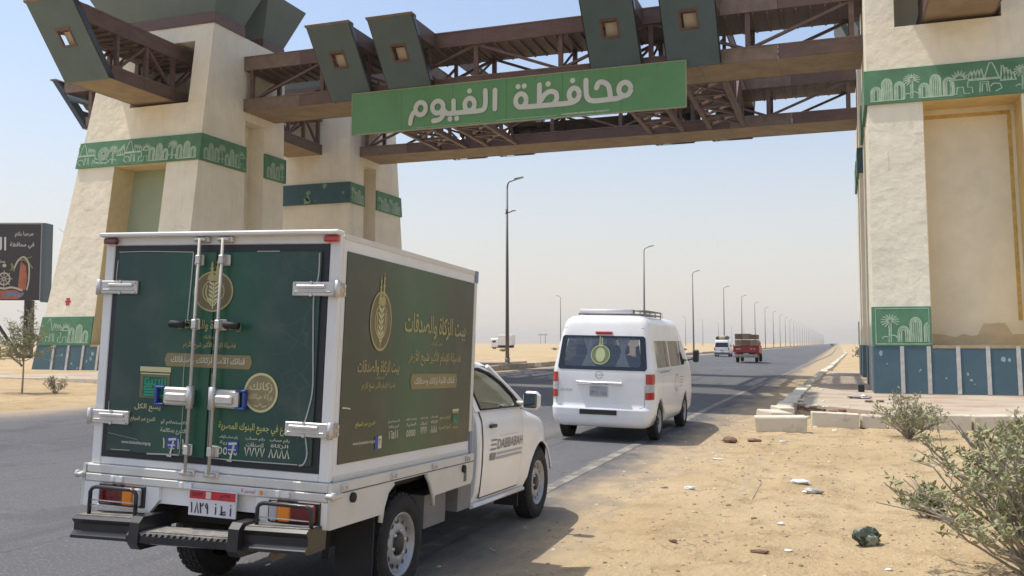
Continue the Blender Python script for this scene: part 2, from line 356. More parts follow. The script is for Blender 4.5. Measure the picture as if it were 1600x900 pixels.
def asphalt_mat():
    m = bpy.data.materials.new('dusty_asphalt'); m.use_nodes = True; n = m.node_tree.nodes; l = m.node_tree.links; p = n['Principled BSDF']
    p.inputs['Roughness'].default_value = .82; p.inputs['Specular IOR Level'].default_value = .25
    tc = n.new('ShaderNodeTexCoord'); sp = n.new('ShaderNodeSeparateXYZ'); l.new(tc.outputs['Object'], sp.inputs[0])
    def nz(scale, detail, st=(1, 1, 1), rough=.6):
        t = n.new('ShaderNodeTexNoise'); t.inputs['Scale'].default_value = scale; t.inputs['Detail'].default_value = detail; t.inputs['Roughness'].default_value = rough
        mp = n.new('ShaderNodeMapping'); mp.inputs['Scale'].default_value = st; l.new(tc.outputs['Object'], mp.inputs[0]); l.new(mp.outputs[0], t.inputs['Vector']); return t.outputs[0]
    def rng(f, lo, hi, o0=0.0, o1=1.0):
        r = n.new('ShaderNodeMapRange'); r.inputs[1].default_value = lo; r.inputs[2].default_value = hi; r.inputs[3].default_value = o0; r.inputs[4].default_value = o1; l.new(f, r.inputs[0]); return r.outputs[0]
    def mixc(f, a, b):
        x = n.new('ShaderNodeMixRGB'); l.new(f, x.inputs[0])
        for k, c in ((1, a), (2, b)):
            if isinstance(c, tuple): x.inputs[k].default_value = (*c, 1)
            else: l.new(c, x.inputs[k])
        return x.outputs[0]
    def math_(op, a, b):
        x = n.new('ShaderNodeMath'); x.operation = op
        for k, c in enumerate((a, b)):
            if isinstance(c, (int, float)): x.inputs[k].default_value = c
            else: l.new(c, x.inputs[k])
        return x.outputs[0]
    base = mixc(rng(nz(.22, 4, (1, .25, 1)), .35, .65), (.092, .094, .102), (.120, .120, .126))
    base = mixc(rng(nz(46, 3), .52, .72), base, (.215, .20, .185))          # aggregate
    base = mixc(rng(nz(.9, 5, (3.0, .18, 1)), .55, .75), base, (.075, .074, .078))  # wheel-path streaks
    base = mixc(rng(nz(.45, 6, (1.3, 1, 1)), .60, .63, 0, .30), base, (.06, .06, .062))
    vo = n.new('ShaderNodeTexVoronoi'); vo.feature = 'DISTANCE_TO_EDGE'; vo.inputs['Scale'].default_value = .33; vo.inputs['Randomness'].default_value = 1
    mpv = n.new('ShaderNodeMapping'); mpv.inputs['Scale'].default_value = (1, .6, 1); l.new(tc.outputs['Object'], mpv.inputs[0]); wv = n.new('ShaderNodeTexNoise'); wv.inputs['Scale'].default_value = 1.5; wv.inputs['Detail'].default_value = 5; l.new(tc.outputs['Object'], wv.inputs['Vector'])
    av = n.new('ShaderNodeVectorMath'); av.operation = 'MULTIPLY_ADD'; l.new(wv.outputs[1], av.inputs[0]); av.inputs[1].default_value = (.7, .7, 0); l.new(mpv.outputs[0], av.inputs[2]); l.new(av.outputs[0], vo.inputs['Vector'])
    base = mixc(rng(vo.outputs[0], .0, .006, .55, 0), base, (.045, .044, .045))
    base = mixc(rng(nz(.8, 7, (.5, .12, 1), .7), .56, .70, 0, .5), base, (.19, .175, .15))
    # dust spreads in from the right-hand shoulder
    e = math_('ADD', sp.outputs[0], math_('MULTIPLY', nz(1.5, 8, (1, .5, 1), .68), 2.2))
    e = math_('SUBTRACT', e, rng(sp.outputs[1], 15, 27, 0, .45))
    d = rng(e, -2.35, -1.35)
    d2 = math_('MULTIPLY', rng(nz(5, 5, (1, .4, 1)), .25, .6, .62, 1.0), d)
    col = mixc(d2, base, (.45, .34, .205))
    ed = math_('MULTIPLY', sp.outputs[0], -1.0)
    l2 = rng(math_('ADD', ed, math_('MULTIPLY', nz(1.3, 5, (1, .35, 1)), 2.0)), 16.6, 18.2, 0, .85)
    col = mixc(l2, col, (.44, .34, .23))
    col = mixc(rng(nz(2.6, 5, (.8, 1.2, 1)), .62, .8, 0, .25), col, (.30, .26, .21))
    l.new(col, p.inputs['Base Color'])
    b = n.new('ShaderNodeBump'); b.inputs['Distance'].default_value = .006; b.inputs['Strength'].default_value = .8
    l.new(nz(70, 3), b.inputs['Height']); l.new(b.outputs[0], p.inputs['Normal'])
    return m
ASPHALT = asphalt_mat()
def pave_mat():
    m = bpy.data.materials.new('pink_interlocking_pavers'); m.use_nodes = True; n = m.node_tree.nodes; l = m.node_tree.links; p = n['Principled BSDF']
    p.inputs['Roughness'].default_value = .9; p.inputs['Specular IOR Level'].default_value = .2; tc = n.new('ShaderNodeTexCoord')
    br = n.new('ShaderNodeTexBrick'); br.inputs['Scale'].default_value = 4.6; br.inputs['Color1'].default_value = (.42, .27, .21, 1); br.inputs['Color2'].default_value = (.50, .36, .29, 1)
    br.inputs['Mortar'].default_value = (.46, .37, .27, 1); br.inputs['Mortar Size'].default_value = .03; l.new(tc.outputs['Object'], br.inputs[0])
    t = n.new('ShaderNodeTexNoise'); t.inputs['Scale'].default_value = .8; t.inputs['Detail'].default_value = 6; l.new(tc.outputs['Object'], t.inputs['Vector'])
    r = n.new('ShaderNodeMapRange'); r.inputs[1].default_value = .34; r.inputs[2].default_value = .56; l.new(t.outputs[0], r.inputs[0])
    x = n.new('ShaderNodeMixRGB'); l.new(r.outputs[0], x.inputs[0]); l.new(br.outputs[0], x.inputs[1]); x.inputs[2].default_value = (.55, .47, .36, 1)
    l.new(x.outputs[0], p.inputs['Base Color'])
    b = n.new('ShaderNodeBump'); b.inputs['Distance'].default_value = .008; l.new(br.outputs[1], b.inputs['Height']); b.invert = True; l.new(b.outputs[0], p.inputs['Normal'])
    return m
PAVE = pave_mat()
def frange(a, b, s):
    r = []; x = a
    while x < b - 1e-6: r.append(x); x += s
    return r
gxs = [-9000, -3000, -1200, -500, -250, -140, -90, -70, -58, -52, -46, -42, -38, -35] + frange(-34, -19, 1.0) + frange(-19, -16, .25) + [-15.5, -13, -10, -7, -5, -4] + frange(-3.6, 3.0, .09) + frange(3.0, 9, .3) + [9, 10, 12, 15, 20, 30, 50, 90, 200, 600, 2500, 9000]
gys = [-300, -60, -20, -5, 0, 2] + frange(3.0, 14, .1) + frange(14, 26, .2) + frange(26, 60, .6) + [60, 62, 65, 69, 74, 80, 88, 96, 105, 115, 128, 145, 170, 200, 250, 320, 420, 560, 800, 1200, 2000, 3500, 6000, 11000]
def ground_z(x, y):
    z = gz(x)
    w = max(0, min(1, (60 - y) / 40)) if y > 20 else 1
    rr = road_right(y) if y > 24 else -2.35 + max(0, y - 12) * .05
    dr = x - rr                                   # right of the asphalt the sand rises above it
    bumps = .026 * noise(x, y, 1.7) + .017 * noise(x, y, 4.5) + .007 * noise(x, y, 9) + .03 * noise(x, y, .35)
    # shallow tyre tracks in the sand
    tr = sum(-.030 * math.exp(-((x - (c + .03 * (y - 8) + .08 * noise(0, y, .5))) / .09) ** 2) for c in (-1.35, -1.12, -.15, .08, .95))
    if -2.5 < x < 5 and 4 < y < 22:
        from mathutils import noise as nz_
        q = nz_.voronoi(Vector((x * 2.1, y * 1.5, 0)))[0][0]; bumps -= .022 * max(0, 1 - q / .16) if noise(x, y, .4) > -.1 else 0
        bumps += .006 * noise(x, y, 11)
    if x > -9:
        k = max(0, min(1, (dr + .7) / 1.5)); z += -.05 * (1 - k) + .035 * k + (bumps + tr) * (k * w) + (.020 * noise(x, y, 3.1) * (1 - k) if k > 0 else 0)
    elif x > -16.9: z -= .05
    else:
        k = max(0, min(1, (-16.9 - x) / .7)); z += -.05 * (1 - k) + .03 * k + k * (.03 * noise(x, y, .6) + .02 * noise(x, y, 2.3))
        if y > 60 and x < -22: z += .22 * max(0, noise(x, y, .05)) + .10 * max(0, noise(x, y, .16))
    return z
g = B(); nxs = len(gxs)
g.v = [(x, y, ground_z(x, y)) for y in gys for x in gxs]
g.f = [(j * nxs + i, j * nxs + i + 1, (j + 1) * nxs + i + 1, (j + 1) * nxs + i) for j in range(len(gys) - 1) for i in range(nxs - 1)]; g.sm = [True] * len(g.f)
tag(g.build('ground', SAND, fixn=False), kind='structure')
rd = B(); rys = [-300, -40, 0, 5, 10, 15, 20, 25, 30, 35, 40, 50, 60, 80, 100, 130, 160, 200, 300, 500, 900, 1600, 3000, 6000]; rxs = [-17.6, -14, -10, -6, -4, -3, -2, -1, 0]
rd.v = []
for y in rys:
    re = road_right(y) + .1 if y > 30 else -1.0
    for i, x in enumerate(rxs):
        xx = -17.6 + (re + 17.6) * (x + 17.6) / 17.6; rd.v.append((xx, y, gz(xx) + .002))
rd.f = [(j * 9 + i, j * 9 + i + 1, (j + 1) * 9 + i + 1, (j + 1) * 9 + i) for j in range(len(rys) - 1) for i in range(8)]
tag(rd.build('road', ASPHALT, fixn=False), kind='structure')
r2 = B(); r2.add([(-56, 60, .612), (-44, 60, .612), (-44, 6000, .612), (-56, 6000, .612)], [(0, 1, 2, 3)])
r2m = B(); r2m.box(-57, -43, 59, 6000, .3, .606)
tag(r2m.build('road_bed', SAND), kind='structure'); tag(r2.build('far_carriageway', ASPHALT), kind='structure')
WORN = mat('worn_road_line', (.36, .33, .28), .9, col2=(.17, .155, .135), vscale=2.6, thr=(.34, .54), detail=8)
ln = B()
for y0 in [6, 9, 12, 15, 18, 21, 24, 28, 34, 42, 52, 66, 85, 110, 150, 200]:
    y1 = {6: 9, 9: 12, 12: 15, 15: 18, 18: 21, 21: 24, 24: 28, 28: 34, 34: 42, 42: 52, 52: 66, 66: 85, 85: 110, 110: 150, 150: 200, 200: 600}[y0]
    X = lambda y: -3.42 + (0 if y < 30 else .018 * (min(y, 160) - 30))
    ln.add([(X(y0) - .08, y0, gz(-3.4) + .006), (X(y0) + .09, y0, gz(-3.4) + .006), (X(y1) + .09, y1, gz(-3.4) + .006), (X(y1) - .08, y1, gz(-3.4) + .006)], [(0, 1, 2, 3)])
tag(ln.build('edge_line', WORN), kind='structure')
# right-hand pavement at the foot of the gate, with a broken front corner
pv = B(); top = [(-1.1, 26.6), (.2, 24.9), (.75, 24.1), (1.6, 21.9), (14, 22.5), (14, 58), (-.62, 58), (-1.05, 38)]
pv.poly([(x, y, -.1) for x, y in top], (0, 0, .3)); tag(pv.build('pavement', PAVE), kind='structure')
pl = B(); pl.poly([(x, y, .1) for x, y in ((-20.2, 24.6), (-20.2, 60), (-75, 60), (-75, 27.6), (-46, 25.9))], (0, 0, .52)); tag(pl.build('pavement', PAVE), kind='structure')
kl = B(); kl.hex([(-75, 27.4, .3), (-20.1, 24.4, .3), (-20.1, 24.57, .3), (-75, 27.57, .3), (-75, 27.4, .64), (-20.1, 24.4, .64), (-20.1, 24.57, .64), (-75, 27.57, .64)])
tag(kl.build('pavement_kerb', KERB), kind='structure')
def kerb_block(c, L, rz, h=.28, w=.30, m=KERB, name='kerb_stone', parent=None, tilt=0.0, zb=0.0, seed=0):
    mb = B(); rr = random.Random(seed + int(c[0] * 97 + c[1] * 13)); mb.bbox(-L / 2, L / 2, -w / 2, w / 2, 0, h, .022)
    mb.v = [(x + rr.uniform(-.016, .016), y + rr.uniform(-.016, .016), z + rr.uniform(-.014, .014)) for x, y, z in mb.v]
    xf = Matrix.Translation((c[0], c[1], zb)) @ Matrix.Rotation(rz, 4, 'Z') @ Matrix.Rotation(tilt, 4, 'Y')
    return mb.build(name, m, parent, xf)
# kerb along the right side of the road
rk = empty('road_kerb', (-1.3, 26, 0), 'low kerb of painted stone blocks along the right edge of the road', 'kerb')
y = 22.7; k = 0
while y < 60:
    L = random.choice([.5, .65, .8, .95]) if y < 36 else 1.6
    x = road_right(y) + .04 + (.03 * noise(y, 1, 2))
    if not (36 < y < 37.5 or 43 < y < 44.5 or 52 < y < 53):
        kerb_block((x + 1.3, y + L / 2 - 26), L - .03, pi / 2 + random.uniform(-.08, .08) + (.25 if y < 23.5 else 0), (.27 if y > 25 else .33), .38, KERB, parent=rk, tilt=random.uniform(-.05, .05), zb=.0, seed=k)
    y += L; k += 1
mb = B()
for j in range(40):
    y0 = 60 + j * 5.0
    if random.random() < .85: mb.box(road_right(y0) - .1 + 1.3, road_right(y0) + .2 + 1.3, y0 - 26, y0 + 4.7 - 26, -.02, .2 + random.uniform(-.05, .03))
tag(mb.build('far_kerb_stones', KERB, rk), kind='stuff')
# front kerb of the pavement
fk = empty('pavement_front_kerb', (2, 21.9, 0), 'row of cream kerb stones between the sand and the right tower pavement', 'kerb')
xk = -.62
for i in range(17):
    L = (.98, .55, .62, .95, .7, .9)[i % 6]; x0 = xk - .45 + L / 2; yy = 21.35 + .075 * (xk + .62) + (0, .05, -.03)[i % 3]; xk += L + .03
    kerb_block((x0 + .45 - 2, yy - 21.9 + random.uniform(-.04, .04)), L * random.uniform(.93, 1), .07 + random.uniform(-.07, .07), .34 * random.uniform(.88, 1.05), .32, KERB, parent=fk, tilt=random.uniform(-.045, .045), zb=.0, seed=i)
o = kerb_block((0, 0), 1.0, 0, .36, .36, KERB, name='loose_kerb_stone', tilt=.03, seed=50); o.location = (-1.16, 19.75, .0); o.rotation_euler = (.03, -.05, .16)
tag(o, 'loose cream kerb stone on the sand, at the near end of the road kerb', 'kerb stone')
o = kerb_block((0, 0), .8, 0, .30, .42, KERB, name='loose_kerb_stone', tilt=-.05, seed=51); o.location = (-1.40, 21.3, .05); o.rotation_euler = (.12, .10, 1.05)
tag(o, 'broken white kerb stone tilted at the corner where the road kerb begins', 'kerb stone')
# left-hand kerb of the carriageway
lk = empty('road_kerb', (-17.7, 60, 0), 'brownish stone kerb below the lamp posts along the left road edge', 'kerb')
y = 40; k = 0
while y < 130:
    L = 1.5 if y < 90 else 3.0
    kerb_block((0 + .05 * noise(y, 2, 1), y + L / 2 - 60), L - .05, pi / 2 + random.uniform(-.012, .012), .30 + random.uniform(-.03, .02), .34, KERB2 if random.random() < .8 else KERB, parent=lk, zb=gz(-17.7) + .01, seed=k); y += L; k += 1
mb = B(); mb.box(-.17, .17, 70, 2500, gz(-17.7), gz(-17.7) + .28); tag(mb.build('far_kerb_stones', KERB2, lk), kind='stuff')

# ================================================================== GATE TOWERS
FB = .138
def tower(label, xin, sx, y0, sy, z0, near, group='cream gate towers'):
    root = empty('gate_tower', (xin + sx * 4, y0 + sy * 4, z0), label, 'gate tower', group)
    ox, oy, oz = root.location
    f = lambda d=0.0: (lambda z: FB * z + d)
    out = lambda d=0.0: (lambda z: 8 - .11 * z + d)
    K = lambda v, z: v(z) if callable(v) else v
    def pt(a, b, z): return (xin + sx * K(a, z) - ox, y0 + sy * K(b, z) - oy, z - oz)
    def hx(mb, a0, a1, b0, b1, za, zb):
        c = [pt(a, b, z) for z in (za, zb) for a, b in ((a0, b0), (a1, b0), (a1, b1), (a0, b1))]; mb.hex(c)
    zt = 16.7; w = B(); zb_ = z0 - .2
    # front slab: bottom block, legs, top block with a niche for the cantilever
    hx(w, 0, out(), f(), 4.8, zb_, 1.75)
    hx(w, 0, 1.75, f(), 4.8, 1.75, 10.1); hx(w, 4.75, out(), f(), 4.8, 1.75, 10.1)
    hx(w, 0, out(), f(), 4.8, 10.1, 12.9)
    hx(w, 0, .95, f(), 4.8, 12.9, 15.9); hx(w, 4.3, out(), f(), 4.8, 12.9, 15.9); hx(w, 0, out(), f(), 4.8, 15.9, zt)
    hx(w, .95, 4.3, f(2.6), 4.8, 12.9, 15.9)
    # recessed core and back slab
    hx(w, .9, out(-.6), 4.8, 6.34, zb_, 12.66); hx(w, .0, out(-.3), 4.8, 6.34, 12.66, zt)
    hx(w, 0, out(), 6.34, 8.1, zb_, zt)
    w.build('wall', PLASTER if near else PLASTER_S, root)
    # recess: reveals and back panel
    r = B(); d = 1.3
    hx(r, 1.75, 1.77, f(.004), f(d), 1.77, 10.08); hx(r, 4.73, 4.75, f(.004), f(d), 1.77, 10.08); hx(r, 1.77, 4.73, f(.004), f(d), 10.06, 10.1)
    r.build('recess_reveal', YPLASTER if sx > 0 else mat('pale_ochre_plaster', (.68, .56, .34), .9, var=.1), root)
    pn = B(); hx(pn, 1.77, 4.73, f(d), 4.79, 1.75, 10.06); pn.build('recess_panel', (GREENPANEL if sx < 0 else TANPANEL), root)
    sl = B(); hx(sl, 1.75, 4.75, f(-.05), f(d), 1.68, 1.78); sl.build('recess_sill', DIRT, root)
    if near and sx > 0:
        bd = B(); hx(bd, 1.9, 4.6, f(d - .012), f(d), 9.72, 9.86); hx(bd, 4.5, 4.62, f(d - .011), f(d), 2.6, 9.72); bd.build('orange_border', ORANGE, root)
        st = B(); fr = None
        pts = [(1.78, 1.8)] + [(1.78 + 2.94 * i / 14, 2.12 + .12 * noise(i, 1, .9) + (.42 if 8 <= i <= 11 else 0)) for i in range(15)] + [(4.72, 1.8)]
        st.poly([pt(a, f(d - .008), z) for a, z in pts]); st.build('sand_stain', mat('sand_stain', (.60, .49, .30), .95, var=.2, vscale=2), root)
    if near and sx < 0:
        st = B(); st.poly([pt(a, f(d - .01), z) for a, z in ((1.78, 7.4), (2.9, 6.6), (3.9, 6.2), (4.0, 4.6), (1.78, 4.3))]); st.build('yellow_mural_shape', YELLOWP, root)
        st = B(); st.poly([pt(a, f(d - .014), z) for a, z in ((1.78, 7.1), (2.2, 6.5), (3.2, 6.0), (2.9, 4.6), (1.78, 4.6))]); st.build('cream_mural_shape', PLASTER_S, root)
    # base cladding with white strips: front, inner side
    bs = B(); hx(bs, -.04, out(.04), f(-.04), f(0), z0 + .02, 1.75); hx(bs, -.04, 0, f(0), 4.8, z0 + .02, 1.75); hx(bs, -.04, 0, 6.34, 8.1, z0 + .02, 1.75)
    hx(bs, -.0401, out(.0401), 8.1, 8.14, z0 + .02, 1.75); bs.build('base_cladding', BASEB, root)
    ns = 8
    for i in range(ns):
        a = .72 + .86 * i if i else .78
        if a > 7.6: break
        sb = B(); hx(sb, a, a + .12, f(-.075), f(-.04), z0 + .02, 1.745); sb.build('base_strip', STRIPW, root)
    for i in range(3 if near else 0):
        sb = B(); b = 1.2 + i * 1.2; hx(sb, -.075, -.04, b, b + .12, z0 + .02, 1.745); sb.build('base_strip', STRIPW, root)
    rr = random.Random(int(xin + y0)); pe = B()
    for i in range(26):
        a = rr.uniform(.15, 7.2); z = rr.uniform(z0 + .1, 1.6); n = 7; s = rr.choice([.025, .035, .05, .08, .11])
        if any(abs(a - (.78 + .86 * q)) < .2 for q in range(9)): continue
        pe.poly([pt(a + s * rr.uniform(.5, 1.2) * cos(2 * pi * q / n), f(-.044), z + s * 1.2 * rr.uniform(.5, 1.2) * sin(2 * pi * q / n)) for q in range(n)])
    pe.build('peeled_patches', PEEL, root)
    # lower painted band on the legs, upper painted band round the slab
    lines = B(); zlo = 1.76; zl1 = 3.05
    lb = B(); hx(lb, -.06, 1.75, f(-.06), f(0), zlo, zl1); lb.build('lower_band', GREENB, root); lb = B(); hx(lb, 4.75, out(.06), f(-.06), f(0), zlo, zl1); lb.build('lower_band', GREENB, root)
    u0, u1 = 10.1, 11.33
    ub = B(); hx(ub, -.1, out(.1), f(-.1), f(0), u0, u1); hx(ub, -.1, 0, f(0), 4.8, u0, u1); ub_o = ub.build('upper_band', GREENB, root)
    ub = B(); hx(ub, -.1, 0, 6.34, 8.1, u0, u1); ub.build('upper_band', GREENB, root)
    tb = B(); hx(tb, -.1001, out(.1), 8.1, 8.2, u0, u1); tb.build('rear_band', TEALB, root)
    if near or True:
        F1 = lambda s, t: Vector(pt(s, f(-.106), u0 + t)); draw_band(lines, F1, 0.0, 7.0, u1 - u0, .040)
        F2 = lambda s, t: Vector(pt(-.106, s, u0 + t)); draw_band(lines, F2, 1.5, 4.75, u1 - u0, .034); draw_band(lines, F2, 6.4, 8.05, u1 - u0, .034)
        F3 = lambda s, t: Vector(pt(s, f(-.066), zlo + t)); draw_band(lines, F3, .05, 1.72, zl1 - zlo, .034, 1); draw_band(lines, F3, 4.8, 7.5, zl1 - zlo, .034, 2)
        if near: draw_frame(lines, F3, .02, 1.72, zl1 - zlo, .03)
        tag(lines.build('line_drawing', LINEP, ub_o, fixn=False), kind='stuff')
    if not near and sx < 0:
        pe = B()
        for (a, z, s) in ((1.6, 11.2, .22), (2.75, 10.5, .2), (2.8, 10.3, .26), (2.7, 10.8, .16), (.35, 10.7, .1), (2.2, 10.3, .06)):
            pe.poly([pt(a + s * rr.uniform(.5, 1.2) * cos(2 * pi * q / 9), 8.206, min(11.3, z + s * rr.uniform(.5, 1.2) * sin(2 * pi * q / 9))) for q in range(9)])
        pe.build('peeled_patches', PEELG, root)
    if near:
        ck = B(); Fw = lambda a, z: Vector(pt(a, f(-.004), z))
        for (a, z, dx, L) in ((.62, 8.4, .0, .7), (.3, 7.0, .3, .6), (5.6, 8.0, .3, .7), (6.2, 5.2, -.1, .5)):
            P_ = [(a + dx * t / 7 + rr.uniform(-.03, .03), z - L * t / 7) for t in range(8)] if dx < .26 else [(a + L * t / 7, z + rr.uniform(-.03, .03) + .1 * t / 7) for t in range(8)]
            stroke(ck, None, P_, .009, f=Fw, caps=False)
        Fi = lambda b_, z: Vector(pt(-.004, b_, z))
        for (b_, z, L) in ((2.4, 14.2, 1.0), (3.4, 7.2, 1.2), (2.2, 5.0, .8)): stroke(ck, None, [(b_ + rr.uniform(-.04, .04) + .05 * t, z - L * t / 6) for t in range(7)], .009, f=Fi, caps=False)
        tag(ck.build('plaster_cracks', mat('crack_dark', (.50, .42, .32), .95), root, fixn=False), kind='stuff')
    # plaster relief patches left by re-rendering, and a small red sticker
    if near and sx < 0:
        sk = B(); c0 = (6.4, 3.75)
        for q in range(6): disc(sk, None, (c0[0] + .11 * cos(q * pi / 3), c0[1] + .14 * sin(q * pi / 3)), .06, f=lambda a, b: Vector(pt(a, f(-.012), b)))
        disc(sk, None, c0, .07, f=lambda a, b: Vector(pt(a, f(-.014), b))); sk.build('red_sticker', REDP, root)
    # flared caps with brown fascia
    def cap(a0, a1, b0, b1, drop=0):
        fz0, fz1, tz = zt, zt + .5, zt + 2.5; fl = 1.0
        fa = B(); e = .06; hx(fa, K(a0, zt) - e, K(a1, zt) + e, K(b0, zt) - e, b1 + e, fz0, fz1); fa.build('cap_fascia', BROWN, root)
        c = B(); q0 = [(K(a0, zt) - .02, K(b0, zt) - .02), (K(a1, zt) + .02, K(b0, zt) - .02), (K(a1, zt) + .02, b1 + .02), (K(a0, zt) - .02, b1 + .02)]
        q1 = [(q0[0][0] - fl, q0[0][1] - fl), (q0[1][0] + fl, q0[1][1] - fl), (q0[2][0] + fl, q0[2][1] + fl * .55), (q0[3][0] - fl, q0[3][1] + fl * .55)]
        c.hex([pt(a, b, fz1) for a, b in q0] + [pt(a, b, tz) for a, b in q1]); c.build('cap', CAPG, root)
    cap(0, out(), f(), 4.8 - .3); cap(.15, out(-.3), 6.34, 8.1)
    return root
def motif(k):
    P_ = []; c = lambda x, y, rx, ry, a0=0, a1=pi, n=10: [(x + rx * cos(a0 + (a1 - a0) * i / n), y + ry * sin(a0 + (a1 - a0) * i / n)) for i in range(n + 1)]
    if k == 0:      # palm
        for i in range(13):
            a = -.5 + 2 * pi * i / 15; P_.append([(.35, .78), (.35 + .17 * cos(a), .78 + .16 * sin(a)), (.35 + .27 * cos(a), .76 + .22 * sin(a))])
        P_ += [[(.33, .72), (.31, .1)], [(.38, .72), (.37, .1)], c(.22, .22, .1, .07), c(.42, .25, .12, .08)]; w = .62
    elif k == 1:    # nested arches
        for (x, s) in ((.2, .55), (.55, .82), (.95, .68)):
            for r in (0, .045, .1):
                P_.append([(x - .16 + r, .12)] + [(x - (.16 - r) * cos(pi * i / 8), s - .14 + (.2 - r) * sin(pi * i / 8)) for i in range(9)] + [(x + .16 - r, .12)])
        P_ += [[(.0, .1), (1.1, .1)], [(.55, .12), (.55, .85)]]; w = 1.15
    elif k == 2:    # sun between domes
        for i in range(9):
            a = pi * i / 8; P_.append([(.3 + .17 * cos(a), .62 + .17 * sin(a)), (.3 + .30 * cos(a + .12), .62 + .34 * sin(a + .12)), (.3 + .17 * cos(a + .3), .62 + .17 * sin(a + .3))])
        P_ += [c(.3, .62, .15, .15), [(.08, .62), (.52, .62)], [(.05, .6), (.0, .12), (.2, .12), (.22, .35), (.4, .35), (.42, .12), (.6, .12)]]; w = .64
    elif k == 3:    # dovecote cones above a stone wall
        for i in range(4):
            x = .08 + i * .11; P_.append([(x - .07, .62), (x - .03, .8 + .03 * i), (x + .01, .9 + .02 * i), (x + .06, .62)])
        P_ += [[(.5, .62), (.6, .95), (.67, 1.13), (.74, 1.13), (.82, .95), (.92, .62)], [(0, .6), (1.0, .6)], [(0, .56), (.98, .56)], [(.34, .12), (.37, .48), (.6, .48), (.64, .12)], [(.41, .14), (.43, .42), (.55, .42), (.57, .14)],
               [(0, .55), (-.02, .33), (.12, .33), (.13, .12)], [(.66, .3), (.75, .4), (.95, .38), (1.0, .22), (.8, .12)]]
        for i in range(4):
            x = 1.02 + i * .1; P_.append([(x - .04, .5), (x, 1.0 - .09 * i), (x + .05, 1.0 - .09 * i), (x + .09, .5)])
        P_ += [[(.95, .48), (1.45, .48)]]; w = 1.5
    else:           # water wheel and fish
        for r in (.1, .22, .3): P_.append(c(.38, .62, r, r, 0, 2 * pi, 16))
        for i in range(12):
            a = 2 * pi * i / 12; P_.append([(.38 + .1 * cos(a), .62 + .1 * sin(a)), (.38 + .3 * cos(a), .62 + .3 * sin(a))])
        P_ += [[(0, .2), (.2, .38), (.5, .3), (.8, .42), (.95, .3), (.6, .14), (.2, .18), (0, .2)], [(.15, .12), (.5, .24), (.9, .2)]]; w = 1.0
    return P_, w
def draw_band(mb, F, s0, s1, H, w, start=0):
    seq = [1, 0, 1, 2, 3, 0, 4, 3, 1, 0]; i = start; s = s0 + .08
    while s < s1 - .3:
        P_, mw = motif(seq[i % len(seq)]); sc = H / 1.22
        for pl in P_:
            q = [(s + x * sc, y * sc) for x, y in pl if s + x * sc < s1 - .03]
            if len(q) > 1: stroke(mb, None, q, w, caps=False, f=F)
        s += mw * sc * .86; i += 1
def draw_frame(mb, F, s0, s1, H, w):
    stroke(mb, None, [(s0 + .04, .06), (s1 - .04, .06), (s1 - .04, H - .06), (s0 + .04, H - .06), (s0 + .04, .06)], w, caps=False, f=F)
tower('large cream gate tower behind the truck, with pale green mural panel in its recess', -27.0, -1, 32.5, 1, .6, True)
tower('rear left gate tower with a dark teal band and peeled paint patches', -27.0, -1, 55.5, -1, .6, False)
tower('right gate tower with tan recess panel outlined in orange, nearest the bushes', 1.1, 1, 32.5, 1, .2, True)
tower('far right gate tower mostly hidden behind the right gate tower', 1.1, 1, 55.5, -1, .2, False)

# ================================================================== TRUSS BRIDGES
ZB0, ZB1, ZT0, ZT1 = 13.05, 13.60, 15.05, 15.70
def part_bar(root, name, p, q, w, h, m=BROWN):
    o = root.location; mb = B(); mb.bar(Vector(p) - o, Vector(q) - o, w, h); return mb.build(name, m, root, fixn=False)
def part_box(root, name, x0, x1, y0, y1, z0, z1, m=BROWN):
    o = root.location; mb = B(); mb.box(x0 - o[0], x1 - o[0], y0 - o[1], y1 - o[1], z0 - o[2], z1 - o[2]); return mb.build(name, m, root, fixn=False)
def tray(root, ax, a0, a1, c0, c1, z0, z1, panel=3.0, soff=True, ribs=False, e=0.0):
    SM = SOFFIT if z0 < 14 else BROWN
    """fascia boards on both sides and a soffit between, running along axis ax from a0 to a1"""
    def bx(name, p0, p1, q0, q1, za, zb, m):
        return part_box(root, name, p0, p1, q0, q1, za, zb, m) if ax == 'x' else part_box(root, name, q0, q1, p0, p1, za, zb, m)
    n = max(1, round((a1 - a0) / panel)); st = (a1 - a0) / n
    for i in range(n):
        p0 = a0 + i * st + .006; p1 = a0 + (i + 1) * st - .006
        j = .003 * ((i * 7) % 3); m1 = BROWN if (i * 5) % 7 else BROWN2
        bx('fascia_panel', p0, p1, c0 - j, c0 + .05, z0 + e, z1 + e, m1); bx('fascia_panel', p0, p1, c1 - .05, c1 + j, z0 + e, z1 + e, BROWN)
        if soff: bx('soffit_panel', p0, p1, c0 + .055, c1 - .055, z0 + .01 + e, z0 + .05 + e + .002 * (i % 2), SM)
    bx('lip', a0, a1, c0 - .03, c0 + .08, z1 + e - .002, z1 + .04 + e, BROWN2)
    bx('lip', a0, a1, c1 - .08, c1 + .03, z1 + e - .002, z1 + .04 + e, BROWN2)
    if ribs:
        k = a0 + .3
        while k < a1 - .3: bx('roof_rib', k, k + .07, c0 + .1, c1 - .1, z0 - .07, z0 + .005, BROWN2); k += .55
